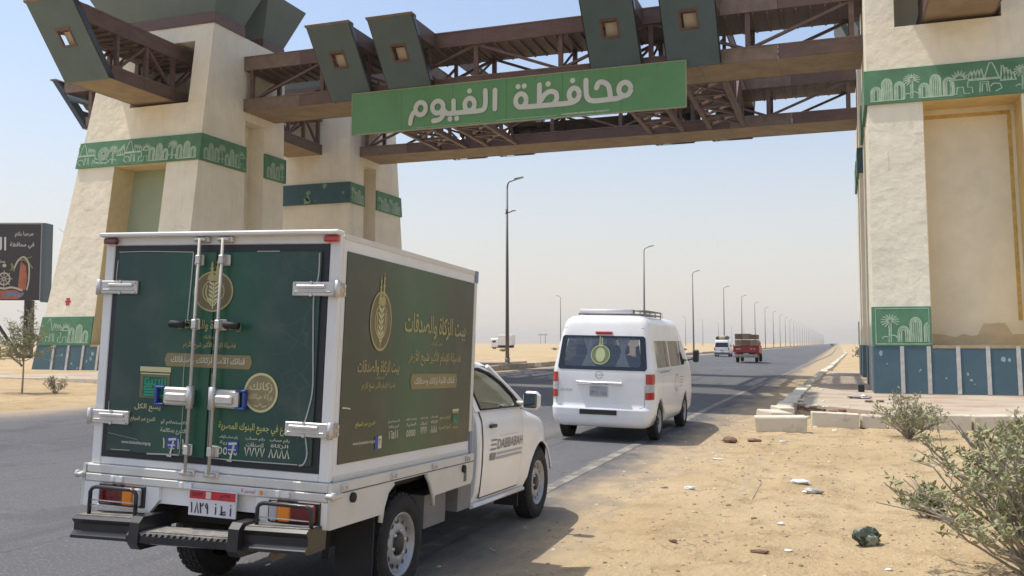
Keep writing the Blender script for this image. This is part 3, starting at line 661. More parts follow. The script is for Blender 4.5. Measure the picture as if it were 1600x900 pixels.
def sides(root, ax, a0, a1, cs, step, z0=ZB1, z1=ZT0, r=.155):
    P3 = (lambda a, c, z: (a, c, z)) if ax == 'x' else (lambda a, c, z: (c, a, z))
    n = max(1, round((a1 - a0) / step)); st = (a1 - a0) / n
    for c in cs:
        for i in range(n + 1):
            a = a0 + i * st
            if i not in (0, n) or True: part_bar(root, 'post', P3(a, c, z0 - .1), P3(a, c, z1 + .1), r * 1.25, r)
            if i < n:
                b = a + st; p, q = ((z0, z1) if i % 2 == 0 else (z1, z0))
                part_bar(root, 'brace', P3(a + .06, c, p), P3(b - .06, c, q), r * .85, r * .7)
def bridge(label, y0, y1):
    root = empty('truss_bridge', (-13, (y0 + y1) / 2, ZB0), label, 'truss bridge', 'truss bridges of the gate')
    tray(root, 'x', -26.98, 1.08, y0, y1, ZB0, ZB1); tray(root, 'x', -26.98, 1.08, y0 + .003, y1 - .003, ZT0, ZT1, ribs=True)
    sides(root, 'x', -26.6, .7, (y0 + .16, y1 - .16), 3.9)
    for i in range(7):
        a = -26.6 + 3.9 * i
        part_bar(root, 'tie', (a, y0 + .1, ZB1 + .05), (a, y1 - .1, ZB1 + .05), .09, .09); part_bar(root, 'tie', (a, y0 + .1, ZB1 + .08), (a + 3.8, y1 - .1, ZB1 + .08), .07, .07, BROWN2)
        part_bar(root, 'tie', (a, y0 + .2, ZB1), (a, y1 - .2, ZT0), .08, .08)
    part_box(root, 'roof_sheet', -26.98, 1.08, y0 + .1, y1 - .1, ZT1 - .06, ZT1 - .01, BROWN2)
    return root
nb = bridge('near brown truss bridge carrying the green sign between the gate towers', 37.1, 39.7)
fb = bridge('far brown truss bridge behind and below the green sign', 48.6, 51.2)
part_box(fb, 'back_panel', -16.6, -9.8, 51.22, 51.27, 13.4, 14.9, BROWN2)
def plate(root, ax, c0, c1, lo, hi, z0=ZB0 - .02, z1=ZT1 + .08, win=True):
    """leaning end plate: ax = direction it leans along, lo/hi = position of foot and head"""
    o = root.location; s = 1 if hi > lo else -1
    def p3(c, k, z): q = (c, k, z) if ax == 'y' else (k, c, z); return Vector(q) - o
    def q4(name, ca, cb, ta, tb, d0, d1, m):
        L = lambda t: lo + (hi - lo) * t; Z = lambda t: z0 + (z1 - z0) * t
        mb = B(); mb.hex([p3(ca, L(ta) + s * d0, Z(ta)), p3(cb, L(ta) + s * d0, Z(ta)), p3(cb, L(ta) + s * d1, Z(ta)), p3(ca, L(ta) + s * d1, Z(ta)),
                          p3(ca, L(tb) + s * d0, Z(tb)), p3(cb, L(tb) + s * d0, Z(tb)), p3(cb, L(tb) + s * d1, Z(tb)), p3(ca, L(tb) + s * d1, Z(tb))])
        return mb.build(name, m, root)
    m = (c0 + c1) / 2; h = .33; t0, t1 = .44, .64
    pb = B()
    L = lambda t: lo + (hi - lo) * t; Z = lambda t: z0 + (z1 - z0) * t
    for ca, cb, ta, tb in ((c0, m - h, 0, 1), (m + h, c1, 0, 1), (m - h, m + h, 0, t0), (m - h, m + h, t1, 1)):
        pb.hex([p3(c, L(t) + s * d, Z(t)) for t in (ta, tb) for c, d in ((ca, 0), (cb, 0), (cb, .12), (ca, .12))])
    pb.build('end_plate', PLATEG, root)
    for ca, cb, ta, tb in ((m - h - .05, m - h + .03, t0 - .02, t1 + .02), (m + h - .03, m + h + .05, t0 - .02, t1 + .02), (m - h + .03, m + h - .03, t0 - .02, t0 + .01), (m - h + .03, m + h - .03, t1 - .01, t1 + .02)):
        q4('window_frame', ca, cb, ta, tb, .02, .15, BROWN)
    q4('window_panel', m - h * .72, m + h * .98, t0 + .03, t1 - .0, -.22, -.16, BEIGEP)
    q4('plate_edge', c0 - .05, c0 - .002, .0, 1.0, -.22, .08, BLACKM); q4('plate_edge', c1 + .002, c1 + .05, .0, 1.0, -.22, .08, BLACKM)
    q4('plate_cap', c0 - .07, c1 + .07, 1.0, 1.03, -.25, .16, BROWN2)
def arm_fascia(root, x0, x1, yb, yf0, yf1, zb, zt_, m=BROWN):
    # side boards, soffit and roof of a projecting arm whose front end follows the leaning plate
    o = root.location
    for xa, xb in ((x0, x0 + .05), (x1 - .05, x1)):
        mb = B(); mb.hex([(xa - o[0], yf0 - o[1], zb - o[2]), (xb - o[0], yf0 - o[1], zb - o[2]), (xb - o[0], yb - o[1], zb - o[2]), (xa - o[0], yb - o[1], zb - o[2]), (xa - o[0], yf1 - o[1], zt_ - o[2]), (xb - o[0], yf1 - o[1], zt_ - o[2]), (xb - o[0], yb - o[1], zt_ - o[2]), (xa - o[0], yb - o[1], zt_ - o[2])]); mb.build('fascia_panel', m, root)
    a, b = sorted((yb, yf0)); part_box(root, 'soffit_panel', x0 + .052, x1 - .052, a + (.02 if yf0 < yb else 0), b - (.02 if yf0 > yb else 0), zb + .01, zb + .05, BROWN2)
    a, b = sorted((yb, yf1)); part_box(root, 'roof_sheet', x0 + .052, x1 - .052, a + (.03 if yf0 < yb else 0), b - (.03 if yf0 > yb else 0), zt_ - .05, zt_ - .01, BROWN2)
def cross(label, c):
    x0, x1 = c - 1.04, c + 1.04; root = empty('cross_truss', (c, 44, ZB0), label, 'cross truss', 'cross trusses between the bridges')
    tray(root, 'y', 39.75, 48.55, x0, x1, ZT0, ZT1, soff=False, e=.03); arm_fascia(root, x0, x1, 37.07, 35.42, 34.88, ZT0 + .03, ZT1 + .05); arm_fascia(root, x0, x1, 51.23, 52.88, 53.42, ZT0 + .03, ZT1 + .05)
    for s in (-.85, .85):
        part_bar(root, 'chord', (c + s, 36.95, ZB0 + .14), (c + s, 51.3, ZB0 + .14), .22, .24)
        part_bar(root, 'strut', (c + s, 36.95, ZB0 + .2), (c + s, 35.45, ZT0), .1, .1); part_bar(root, 'post', (c + s, 36.95, ZB0), (c + s, 36.95, ZT0), .12, .12)
        part_bar(root, 'strut', (c + s, 51.35, ZB0 + .2), (c + s, 53.1, ZT0), .1, .1)
    y = 39.9; i = 0
    while y < 48.2:
        part_bar(root, 'tie', (c - .85, y, ZB0 + .12), (c + .85, y, ZB0 + .12), .15, .14); st = 2.08
        part_bar(root, 'tie', (c - .85, y, ZB0 + .15), (c + .85, y + st, ZB0 + .15), .13, .11)
        part_bar(root, 'tie', (c + .85, y, ZB0 + .18), (c - .85, y + st, ZB0 + .18), .12, .1, BROWN2)
        for s in (-.88, .88):
            part_bar(root, 'post', (c + s, y, ZB0 + .2), (c + s, y, ZT0 + .1), .15, .15)
            a, b = (ZB0 + .2, ZT0 + .1) if i % 2 == 0 else (ZT0 + .1, ZB0 + .2); part_bar(root, 'brace', (c + s, y, a), (c + s, y + st, b), .13, .12)
        part_bar(root, 'brace', (c - .88, y, ZB0 + .3), (c + .88, y + .1, ZT0), .11, .1, BROWN2)
        part_bar(root, 'brace', (c + .88, y + 1, ZB0 + .3), (c - .88, y + 1.1, ZT0), .11, .1)
        y += st; i += 1
    plate(root, 'y', x0, x1, 36.98, 34.75); plate(root, 'y', x0, x1, 51.32, 53.5)
    return root
for c, lb in ((-20.9, 'leftmost cross truss, its teal end plate above the left end of the sign'), (-17.87, 'second cross truss from the left, its teal end plate above the green sign'),
              (-8.46, 'third cross truss from the left, its teal plate cut by the picture top'), (-5.3, 'rightmost cross truss, its teal plate at the right end of the sign')):
    cross(lb, c)
def cantilever(label, xin, sx, link=True):
    xa, xb = sorted((xin + sx * 1.85, xin + sx * 4.15)); root = empty('cantilever_truss', ((xa + xb) / 2, 33.9, ZB0), label, 'cantilever truss', 'cantilevers on the gate towers')
    tray(root, 'y', 30.5, 36.4, xa, xb, ZB0, ZB1, 2.2); tray(root, 'y', 29.0, 36.4, xa + .003, xb - .003, ZT0, ZT1, 2.2, ribs=True); arm_fascia(root, xa + .003, xb - .003, 28.995, 28.93, 28.42, ZT0, ZT1 + .04)
    sides(root, 'y', 30.9, 36.2, (xa + .14, xb - .14), 1.75)
    for y in (31.2, 33, 34.8): part_bar(root, 'tie', (xa + .1, y, ZT0 - .05), (xb - .1, y + 1.4, ZT0 - .05), .08, .08); part_bar(root, 'tie', (xa + .2, y + 1, ZB1), (xb - .2, y + 1, ZT0), .08, .08)
    for x in (xa + .14, xb - .14): part_bar(root, 'strut', (x, 30.5, ZB1 - .1), (x, 29.1, ZT0 + .1), .1, .1)
    plate(root, 'y', xa - .02, xb + .02, 30.45, 28.3)
    return root
cantilever('cantilever truss with leaning teal end plate jutting from the left gate tower', -27, -1)
cantilever('cantilever truss jutting from the right gate tower, cut by the picture top', 1.1, 1)
def link(label, xin, sx):
    xa, xb = sorted((xin + sx * 1.85, xin + sx * 4.15)); root = empty('link_truss', ((xa + xb) / 2, 44, ZB0), label, 'link truss', 'link trusses between near and far towers')
    tray(root, 'y', 40.62, 47.38, xa, xb, ZB0, ZB1, 2.2); tray(root, 'y', 40.62, 47.38, xa + .003, xb - .003, ZT0, ZT1, 2.2); sides(root, 'y', 40.9, 47.1, (xa + .14, xb - .14), 1.55)
    for i in range(4): part_bar(root, 'brace', (xa + .2, 41 + i * 1.6, ZB1), (xb - .2, 41.5 + i * 1.6, ZT0), .09, .09)
link('truss linking the left gate tower to the far left tower behind it', -27, -1); link('truss linking the right gate tower to the far right tower', 1.1, 1)
def outer(label, xin, sx, y0):
    y1 = y0 + 2.3; X = lambda d: xin + sx * d; root = empty('side_truss', (X(8), y0 + 1, ZB0), label, 'side truss', 'side trusses on the outer faces of the towers')
    a, b = sorted((X(6.4), X(9.9))); tray(root, 'x', a, b, y0, y1, ZB0, ZB1, 2); a, b = sorted((X(6.2), X(11.4))); tray(root, 'x', a, b, y0 + .003, y1 - .003, ZT0, ZT1, 2)
    a, b = sorted((X(6.6), X(9.7))); sides(root, 'x', a, b, (y0 + .14, y1 - .14), 1.5)
    plate(root, 'x', y0 - .02, y1 + .02, X(9.95), X(12.1))
outer('side truss on the outer face of the left gate tower, above the billboard', -27, -1, 37.3)
outer('side truss on the outer face of the right gate tower', 1.1, 1, 37.3)

# ---- the green name sign on the near bridge
SGY = 36.62
sg = empty('governorate_sign', (-13.15, SGY, 11.33), 'long green overhead sign with white Arabic lettering hung on the near bridge', 'sign')
mb = B(); mb.box(-7.58, 7.55, 0, .09, 0, 1.87); mb.build('sign_panel', SIGNG, sg)
mb = B()
for a, b, c, d in ((-7.6, 7.57, -.03, .0), (-7.6, 7.57, 1.87, 1.9)): mb.box(a, b, -.02, .12, c, d)
mb.box(-7.61, -7.58, -.02, .12, -.03, 1.9); mb.box(7.55, 7.58, -.02, .12, -.03, 1.9); mb.build('sign_frame', mat('pale_sign_edge', (.42, .38, .28), .7, var=.2), sg)
for i in range(6): mb = B(); mb.box(-7 + 2.8 * i, -6.9 + 2.8 * i, .1, .46, .1, 1.8); mb.build('bracket', BROWN, sg)
def ringp(cx, cz, rx, rz, n=20): return [(cx + rx * cos(2 * pi * i / n), cz + rz * sin(2 * pi * i / n)) for i in range(n + 1)]
SW = .215
STR = [ringp(-8.08, 12.28, .25, .28), [(-8.15, 12.0), (-8.39, 11.92), (-8.69, 11.91), (-9.42, 11.91), (-9.67, 12.08), (-9.72, 12.45), (-9.72, 12.80)], [(-9.27, 12.44), (-9.19, 12.63), (-9.01, 12.66), (-8.79, 12.51), (-8.71, 12.24), (-8.68, 11.92)],
       ringp(-10.23, 12.25, .22, .27), [(-10.08, 12.03), (-10.31, 11.92), (-10.62, 11.90), (-11.02, 11.90), (-11.65, 11.90), (-12.38, 11.91), (-12.56, 11.93)], [(-11.75, 12.80), (-11.76, 11.94)],
       [(-11.69, 12.12), (-11.49, 12.38), (-11.25, 12.47), (-11.03, 12.38), (-10.99, 12.14), (-11.1, 11.94)], ringp(-12.58, 12.20, .24, .29), [(-13.76, 12.76), (-13.77, 11.94)],
       [(-14.21, 12.78), (-14.20, 12.23), (-14.28, 11.98), (-14.52, 11.92), (-15.19, 11.92), (-15.96, 11.92), (-16.12, 12.06)], ringp(-14.94, 12.23, .23, .28), [(-15.70, 12.46), (-15.69, 11.96)], ringp(-16.45, 12.25, .26, .27),
       [(-16.19, 12.21), (-16.18, 11.93), (-16.30, 11.73), (-16.48, 11.66), (-16.66, 11.65)], ringp(-17.28, 12.25, .25, .28), [(-17.53, 12.16), (-17.68, 12.02), (-17.76, 11.80), (-17.78, 11.62)]]
DOTS = [(-10.30, 12.83), (-11.37, 12.79), (-12.72, 12.80), (-12.44, 12.80), (-14.96, 12.82), (-15.88, 11.66), (-15.56, 11.66)]
mb = B(); fr = ((0, 0, 0), (1, 0, 0), (0, 0, 1), (0, -1, 0))
_k = 0
for s in STR:
    q = [(a + 13.15, b - 11.33 - .02) for a, b in s]
    if len(q) < 15: q = smooth2(q, 5)
    _k += 1; stroke(mb, fr, q, SW, .012 + .0012 * _k, caps=False)
    if len(s) < 15:
        for e_ in (q[0], q[-1]): _k += 1; disc(mb, fr, e_, SW / 2, .012 + .0012 * _k, 12)
for a, b in DOTS: disc(mb, fr, (a + 13.15, b - 11.33), .115, .012)
mb.build('lettering', SIGNW, sg, fixn=False)
mb = B()
for x in (-5.1, -2.6, -.1, 2.4, 4.9): rect(mb, fr, x, x + .018, .03, 1.84, .004)
mb.build('panel_seam', mat('seam_green', (.06, .16, .07), .6), sg, fixn=False)
mb = B(); rect(mb, fr, -.6, 2.2, .075, .10, .006); rect(mb, fr, 2.35, 4.4, .075, .14, .006); rect(mb, fr, -4.6, -1.2, .06, .075, .006); mb.build('peeled_strip', mat('pale_strip', (.40, .52, .38), .7, var=.3, vscale=6), sg, fixn=False)
for x in (-6.6, -4, -1.4, 1.2, 3.8, 6.4):
    for z in (.12, 1.75): mb = B(); mb.box(x, x + .05, -.02, 0, z, z + .05); mb.build('bolt', BROWN2, sg)
# ================================================================== VEHICLES
def interp(T, z):
    if z <= T[0][0]: return T[0][1]
    for (a, p), (b, q) in zip(T, T[1:]):
        if z <= b: return p + (q - p) * (z - a) / (b - a)
    return T[-1][1]
def wheel(root, c, r, w, side, name='wheel', hub=True, xf=None, rimr=.62):
    """tyre with a steel rim child; side = +1 when the outer face looks to +x"""
    s = side; t = B(); h = w / 2
    prof = [(-h * .80, r * rimr), (-h, r * .70), (-h * 1.02, r * .86), (-h * .86, r * .97), (-h * .6, r), (h * .6, r), (h * .86, r * .97), (h * 1.02, r * .86), (h, r * .70), (h * .80, r * rimr)]
    t.lathe(prof, c, 'x', 36)
    for k in range(36):                         # tread blocks
        a = 2 * pi * k / 36
        for q in (-.62, -.2, .22, .64):
            aa = a + (.06 if q in (-.2, .64) else 0); cc = (c[0] + h * q, c[1] + (r + .001) * cos(aa), c[2] + (r + .001) * sin(aa))
            rad = Vector((0, cos(aa), sin(aa))); tan = Vector((0, -sin(aa), cos(aa))); X = Vector((1, 0, 0)); o = Vector(cc)
            V = [o + X * (sx * h * .16) + tan * (st * r * .06) + rad * d for d in (-.008, .006) for sx, st in ((-1, -1), (1, -1), (1, 1), (-1, 1))]; t.hex(V)
    ty = t.build(name, TYRE, root, xf, fixn=True)
    if hub:
        rm = B(); k = s * h
        rm.lathe([(k * .78, r * .645), (k * .86, r * .64), (k * .84, r * .60), (k * .5, r * .56), (k * .30, r * .50), (k * .62, r * .40), (k * .66, r * .26), (k * .40, r * .20), (k * .40, .001)], c, 'x', 32)
        rm.build('rim', RIM, ty, xf)
        dk = B()
        for i in range(12):
            a = 2 * pi * i / 12; cc = (c[0] + k * .55, c[1] + r * .45 * cos(a), c[2] + r * .45 * sin(a))
            dk.lathe([(k * .03, .001), (k * .03, r * .055)], cc, 'x', 10); 
        dk.lathe([(k * .35, r * .24), (k * .72, r * .22), (k * .82, r * .13), (k * .82, .001)], c, 'x', 14)
        dk.build('hub_cap', BLACKP, ty, xf)
        nb_ = B()
        for i in range(6):
            a = 2 * pi * i / 6 + .2; nb_.lathe([(k * .6, r * .04), (k * .78, r * .035), (k * .78, .001)], (c[0], c[1] + r * .27 * cos(a), c[2] + r * .27 * sin(a)), 'x', 6)
        nb_.build('wheel_nuts', STEEL, ty, xf)
    return ty
# ------------------------------------------------------------------ delivery pickup with box
O_ = Vector((-3.80574, 4.89081, 1.03188))
R_ = Matrix(((0.99961, -0.00946, 0.02630), (0.00861, 0.99945, 0.03202), (-0.02658, -0.03178, 0.99914)))
BW = Matrix.Translation(O_) @ R_.to_4x4() @ Matrix.Scale(1.04, 4)
TR = empty('delivery_truck', (-3.81, 7.4, .06), 'white pickup truck with a green printed cargo box, in the left foreground', 'delivery truck')
XT = Matrix.Translation(-Vector((-3.81, 7.4, .06))) @ BW
def tp(mb, name, m, parent=TR, fixn=True): return mb.build(name, m, parent, XT, fixn)
HW, BL, BH = .8615, 2.227, 1.46
b = B(); b.bbox(-HW, HW, .035, BL, 0, BH, .012)
BOX = tp(b, 'box_body', BOXW)
b = B(); b.bbox(-HW - .003, -.792, 0, .034, .0, BH, .006); b.bbox(.792, HW + .003, 0, .034, 0, BH, .006); b.bbox(-.7915, .7915, .002, .034, 1.397, BH, .006); b.bbox(-.7915, .7915, .002, .034, 0.0, .047, .006)
tp(b, 'rear_frame', BOXW, BOX)
b = B(); b.bbox(-HW - .02, HW + .012, -.055, .03, BH - .012, BH + .016, .008); tp(b, 'roof_lip', BOXW, BOX)
for x0, x1 in ((-.86, -.76), (.765, .862)):
    b = B(); b.bbox(x0, x1, -.04, -.003, 1.405, 1.442, .008); tp(b, 'marker_light', DREDL if x0 < 0 else REDL)
for z_ in ((1.37, BH + .005), (.0, .17)): b = B(); b.box(HW - .02, HW + .012, BL - .05, BL + .006, *z_); tp(b, 'corner_cap', mat('grey_blue_corner', (.20, .24, .34), .5), BOX)
b = B(); b.box(HW - .005, HW + .006, .05, BL - .055, BH - .03, BH + .004); b.box(HW - .005, HW + .006, .05, BL - .055, -.004, .03); b.box(HW - .005, HW + .0055, BL - .055, BL, .17, 1.37); tp(b, 'edge_trim', DUSTYW, BOX)
b = B(); b.box(-.790, .790, .002, .03, .048, 1.396); tp(b, 'door_gasket', mat('dark_gasket', (.016, .018, .024), .5))
def print_mat(name, c_in, c_out, axis, mid, half, hexes=False):
    m = bpy.data.materials.new(name); m.use_nodes = True; n = m.node_tree.nodes; l = m.node_tree.links; p = n['Principled BSDF']
    p.inputs['Roughness'].default_value = .38; p.inputs['Specular IOR Level'].default_value = .4
    at = n.new('ShaderNodeAttribute'); at.attribute_name = 'pc'; sp = n.new('ShaderNodeSeparateXYZ'); l.new(at.outputs['Vector'], sp.inputs[0])
    s = n.new('ShaderNodeMath'); s.operation = 'SUBTRACT'; l.new(sp.outputs[0], s.inputs[0]); s.inputs[1].default_value = mid
    a = n.new('ShaderNodeMath'); a.operation = 'ABSOLUTE'; l.new(s.outputs[0], a.inputs[0])
    r = n.new('ShaderNodeMapRange'); r.interpolation_type = 'SMOOTHSTEP'; r.inputs[1].default_value = 0; r.inputs[2].default_value = half; l.new(a.outputs[0], r.inputs[0])
    x = n.new('ShaderNodeMixRGB'); l.new(r.outputs[0], x.inputs[0]); x.inputs[1].default_value = (*c_in, 1); x.inputs[2].default_value = (*c_out, 1)
    out = x.outputs[0]
    v = n.new('ShaderNodeTexVoronoi'); v.feature = 'DISTANCE_TO_EDGE'; v.inputs['Scale'].default_value = 8; l.new(at.outputs['Vector'], v.inputs['Vector'])
    rr = n.new('ShaderNodeMapRange'); rr.inputs[1].default_value = .0; rr.inputs[2].default_value = .035; rr.inputs[3].default_value = .22; rr.inputs[4].default_value = 0; l.new(v.outputs[0], rr.inputs[0])
    g2 = n.new('ShaderNodeMapRange'); g2.inputs[1].default_value = half * .5; g2.inputs[2].default_value = half * 1.1; l.new(s.outputs[0], g2.inputs[0])
    mm = n.new('ShaderNodeMath'); mm.operation = 'MULTIPLY'; l.new(rr.outputs[0], mm.inputs[0]); l.new(g2.outputs[0], mm.inputs[1])
    y = n.new('ShaderNodeMixRGB'); l.new(mm.outputs[0], y.inputs[0]); l.new(out, y.inputs[1]); y.inputs[2].default_value = (.12, .17, .12, 1)
    t = n.new('ShaderNodeTexNoise'); t.inputs['Scale'].default_value = 3.5; t.inputs['Detail'].default_value = 7; l.new(at.outputs['Vector'], t.inputs['Vector'])
    tr = n.new('ShaderNodeMapRange'); tr.inputs[1].default_value = .5; tr.inputs[2].default_value = .8; tr.inputs[3].default_value = 0; tr.inputs[4].default_value = .22; l.new(t.outputs[0], tr.inputs[0])
    z = n.new('ShaderNodeMixRGB'); l.new(tr.outputs[0], z.inputs[0]); l.new(y.outputs[0], z.inputs[1]); z.inputs[2].default_value = (.22, .20, .16, 1)
    l.new(z.outputs[0], p.inputs['Base Color']); MATS[name] = m; return m
def with_pc(o, fn):
    me = o.data; at = me.attributes.new('pc', 'FLOAT_VECTOR', 'POINT'); inv = XT.inverted()
    for i, v in enumerate(me.vertices): at.data[i].vector = fn(inv @ v.co)
PR = print_mat('green_door_print', (.017, .092, .052), (.025, .062, .054), 0, 0.0, .62)
PS = print_mat('green_side_print', (.055, .115, .055), (.063, .068, .044), 1, 1.12, .75)
DOORS = []
for x0, x1, nm in ((-.745, .003, 'left'), (.011, .745, 'right')):
    b = B(); b.bbox(x0, x1, -.012, .003, .088, 1.352, .004); d = tp(b, 'rear_door', PR); with_pc(d, lambda v: (v.x, v.z, 0)); DOORS.append(d)
FR = ((0, -.012, 0), (1, 0, 0), (0, 0, 1), (0, -1, 0)); FS = ((HW + .006, 0, 0), (0, 1, 0), (0, 0, 1), (1, 0, 0))
b = B(); b.box(HW - .001, HW + .006, .085, 2.16, .098, 1.362); SP = tp(b, 'side_print', PS, BOX, fixn=True)
with_pc(SP, lambda v: (v.y, v.z, 0))
def emblem(fr, cx, cz, r, asp, par):
    b = B(); ring(b, fr, (cx, cz), 0.001, r, .003, 40, asp); tp(b, 'emblem_disc', GOLDD, par, False)
    b = B(); ring(b, fr, (cx, cz), r * .92, r, .0045, 40, asp); ring(b, fr, (cx, cz), r * .50, r * .57, .0045, 32, asp * 1.05)
    tp(b, 'emblem_ring', GOLD, par, False)
    b = B()
    for i in range(5):          # ears of wheat
        z = cz + r * asp * (.38 - .2 * i)
        for s in (-1, 1):
            P = [(cx + s * r * .03, z - r * asp * .12), (cx + s * r * .2, z), (cx + s * r * .24, z + r * asp * .13), (cx + s * r * .06, z + r * asp * .04)]
            b.add([fmap(fr, *q, .005) for q in P], [(0, 1, 2, 3)])
    stroke(b, fr, [(cx, cz + r * asp * .45), (cx, cz - r * asp * .85)], r * .05, .005, caps=False)
    stroke(b, fr, smooth2([(cx - r * .33, cz + r * asp * .3), (cx - r * .36, cz - r * asp * .15), (cx, cz - r * asp * .7), (cx + r * .36, cz - r * asp * .15), (cx + r * .33, cz + r * asp * .3)]), r * .05, .005, caps=False)
    tp(b, 'wheat_mark', GOLDL, par, False)
    b = B()
    for dx, hh in ((-.13, .80), (.15, .92)):
        x = cx + r * dx; z0 = cz + r * asp * .62; w = r * .17
        for (a, bb, ww) in ((0, .34, 1.0), (.34, .38, 1.6), (.38, .60, .8), (.60, .635, 1.4), (.635, .82, .55), (.82, .85, 1.0), (.88, 1.06, .22)):
            rect(b, fr, x - w * ww / 2, x + w * ww / 2, z0 + a * r * asp * hh * 1.05, z0 + bb * r * asp * hh * 1.05, .005)
        disc(b, fr, (x, z0 + r * asp * hh * .92), w * .34, .006, 8)
    rect(b, fr, cx - r * .30, cx + r * .32, cz + r * asp * .60, cz + r * asp * .80, .0052)
    rect(b, fr, cx - r * .34, cx + r * .34, cz + r * asp * .56, cz + r * asp * .66, .005)
    tp(b, 'minaret_mark', GOLD, par, False)
def banner(fr, x0, x1, z0, z1, par, txt):
    b = B(); k = (z1 - z0) * .22
    b.add([fmap(fr, *q, .003) for q in ((x0, (z0 + z1) / 2), (x0 + k, z0), (x1 - k, z0), (x1, (z0 + z1) / 2), (x1 - k, z1), (x0 + k, z1))], [(0, 1, 2, 3, 4, 5)]); tp(b, 'banner', mat('banner_gold', (.25, .20, .085), .5, var=.15, vscale=4), par, False)
    b = B(); text(b, fr, txt, (x0 + x1) / 2, (z0 + z1) / 2, (x1 - x0) * .84, (z1 - z0) * .62, .005, .012); tp(b, 'banner_text', CREAMT, par, False)
def logo(fr, x0, z0, w, h, par):
    b = B(); rect(b, fr, x0, x0 + w, z0 + h * .84, z0 + h, .003); rect(b, fr, x0 + w * .02, x0 + w * .98, z0 + h * .76, z0 + h * .8, .003); tp(b, 'logo_lintel', GOLDL, par, False)
    b = B(); rect(b, fr, x0 + w * .02, x0 + w * .98, z0, z0 + h * .78, .0025); tp(b, 'logo_panel', GOLDD, par, False)
    b = B(); rect(b, fr, x0 + w * .12, x0 + w * .88, z0 + h * .05, z0 + h * .68, .0035); tp(b, 'logo_square', mat('deep_green_print', (.008, .10, .06), .5), par, False)
    b = B(); u = w * .76; X = x0 + w * .12; Z = z0 + h * .05; H_ = h * .63; s = u * .07
    for q in ([(.05, .08), (.95, .08), (.95, .95)], [(.82, .3), (.82, .95)], [(.08, .22), (.8, .22)], [(.08, .36), (.7, .36), (.7, .9)], [(.08, .36), (.08, .5), (.4, .5)], [(.1, .62), (.1, .9), (.25, .9)], [(.1, .62), (.55, .62), (.55, .9)], [(.4, .62), (.4, .88)], [(.5, .5), (.6, .5)], [(.2, .74), (.3, .74)]):
        stroke(b, fr, [(X + a * u, Z + c * H_) for a, c in q], s, .0045, caps=False)
    tp(b, 'logo_script', GREENL, par, False)
D0, D1 = DOORS
emblem(FR, 0.0, 1.105, .145, .87, D0)
b = B(); text(b, FR, 'بيت الزكاة والصدقات', -.02, .893, .47, .075, .003, .008); text(b, FR, 'تحت إشراف', -.005, .822, .10, .028, .003); text(b, FR, 'فضيلة الإمام الأكبر شيخ الأزهر', -.01, .772, .39, .052, .003, .01)
tp(b, 'door_lettering', GOLD, D0, False)
banner(FR, -.335, .31, .635, .718, D0, 'قناتك الآمنة لزكاتك وصدقاتك')
logo(FR, -.515, .432, .235, .195, D0)
b = B(); text(b, FR, 'يسع الكل', -.44, .372, .20, .048, .003, .02); text(b, FR, 'للتبرع عبر الموقع', -.47, .297, .19, .036, .003)
tp(b, 'door_lettering', GOLDL, D0, False)
b = B(); text(b, FR, 'للاستعلام أو', -.235, .29, .19, .036, .003, .008); text(b, FR, 'التبرع بمكالمة', -.235, .236, .19, .038, .003, .008)
text(b, FR, 'www.baitzakat.org.eg', -.51, .148, .225, .026, .003, .01); digits(b, FR, '16511', -.31, .13, .17, .062, .0085, .003, .3)
tp(b, 'door_lettering', CREAMT, D0, False)
# coin badge
b = B(); ring(b, FR, (.382, .500), .001, .118, .003, 36, 1.0); tp(b, 'coin_disc', mat('coin_gold', (.27, .22, .11), .4, var=.2, vscale=8), D1, False)
b = B(); ring(b, FR, (.382, .500), .104, .118, .0045, 36, 1.0); text(b, FR, 'زكاتك', .382, .532, .16, .062, .0048, .03); text(b, FR, 'بركة حياتك', .382, .474, .165, .044, .0048, .02)
stroke(b, FR, [(.34, .425), (.36, .415), (.382, .435), (.40, .415), (.425, .425)], .006, .0048, caps=False); tp(b, 'coin_lettering', GOLDL, D1, False)
b = B(); text(b, FR, 'تبرع في جميع البنوك المصرية', .345, .283, .50, .066, .003, .006); tp(b, 'door_lettering', mat('yellow_green_print', (.50, .52, .14), .5), D1, False)
b = B()
for x, l1, l2, dg in ((.53, 'رقم حساب', 'الزكاة', '8888'), (.36, 'رقم حساب', 'الصدقات', '7777'), (.172, 'رقم حساب الوقف', 'الجارية', '5555')):
    text(b, FR, l1, x, .223, .135, .026, .003, .01); text(b, FR, l2, x, .190, .12, .026, .003, .01); digits(b, FR, dg, x - .07, .122, .14, .05, .0075, .003, .2)
tp(b, 'door_lettering', CREAMT, D1, False)
for x, D_ in ((-.235, D0), (.205, D1)): b = B(); rect(b, FR, x - .04, x + .038, .135, .205, .0045); tp(b, 'blue_sticker', BLUEP, D_, False)
b = B()
for x in (-.235, .205):
    stroke(b, FR, [(x - .028, .185), (x + .03, .19)], .014, .006, caps=False); stroke(b, FR, [(x + .01, .178), (x - .004, .12), (x - .012, .085)], .012, .006, caps=False); stroke(b, FR, [(x - .03, .15), (x + .025, .152)], .007, .006, caps=False)
    stroke(b, FR, [(x - .035, .088), (x + .0, .084)], .012, .006, caps=False)
tp(b, 'sticker_mark', CREAMT, D0, False)
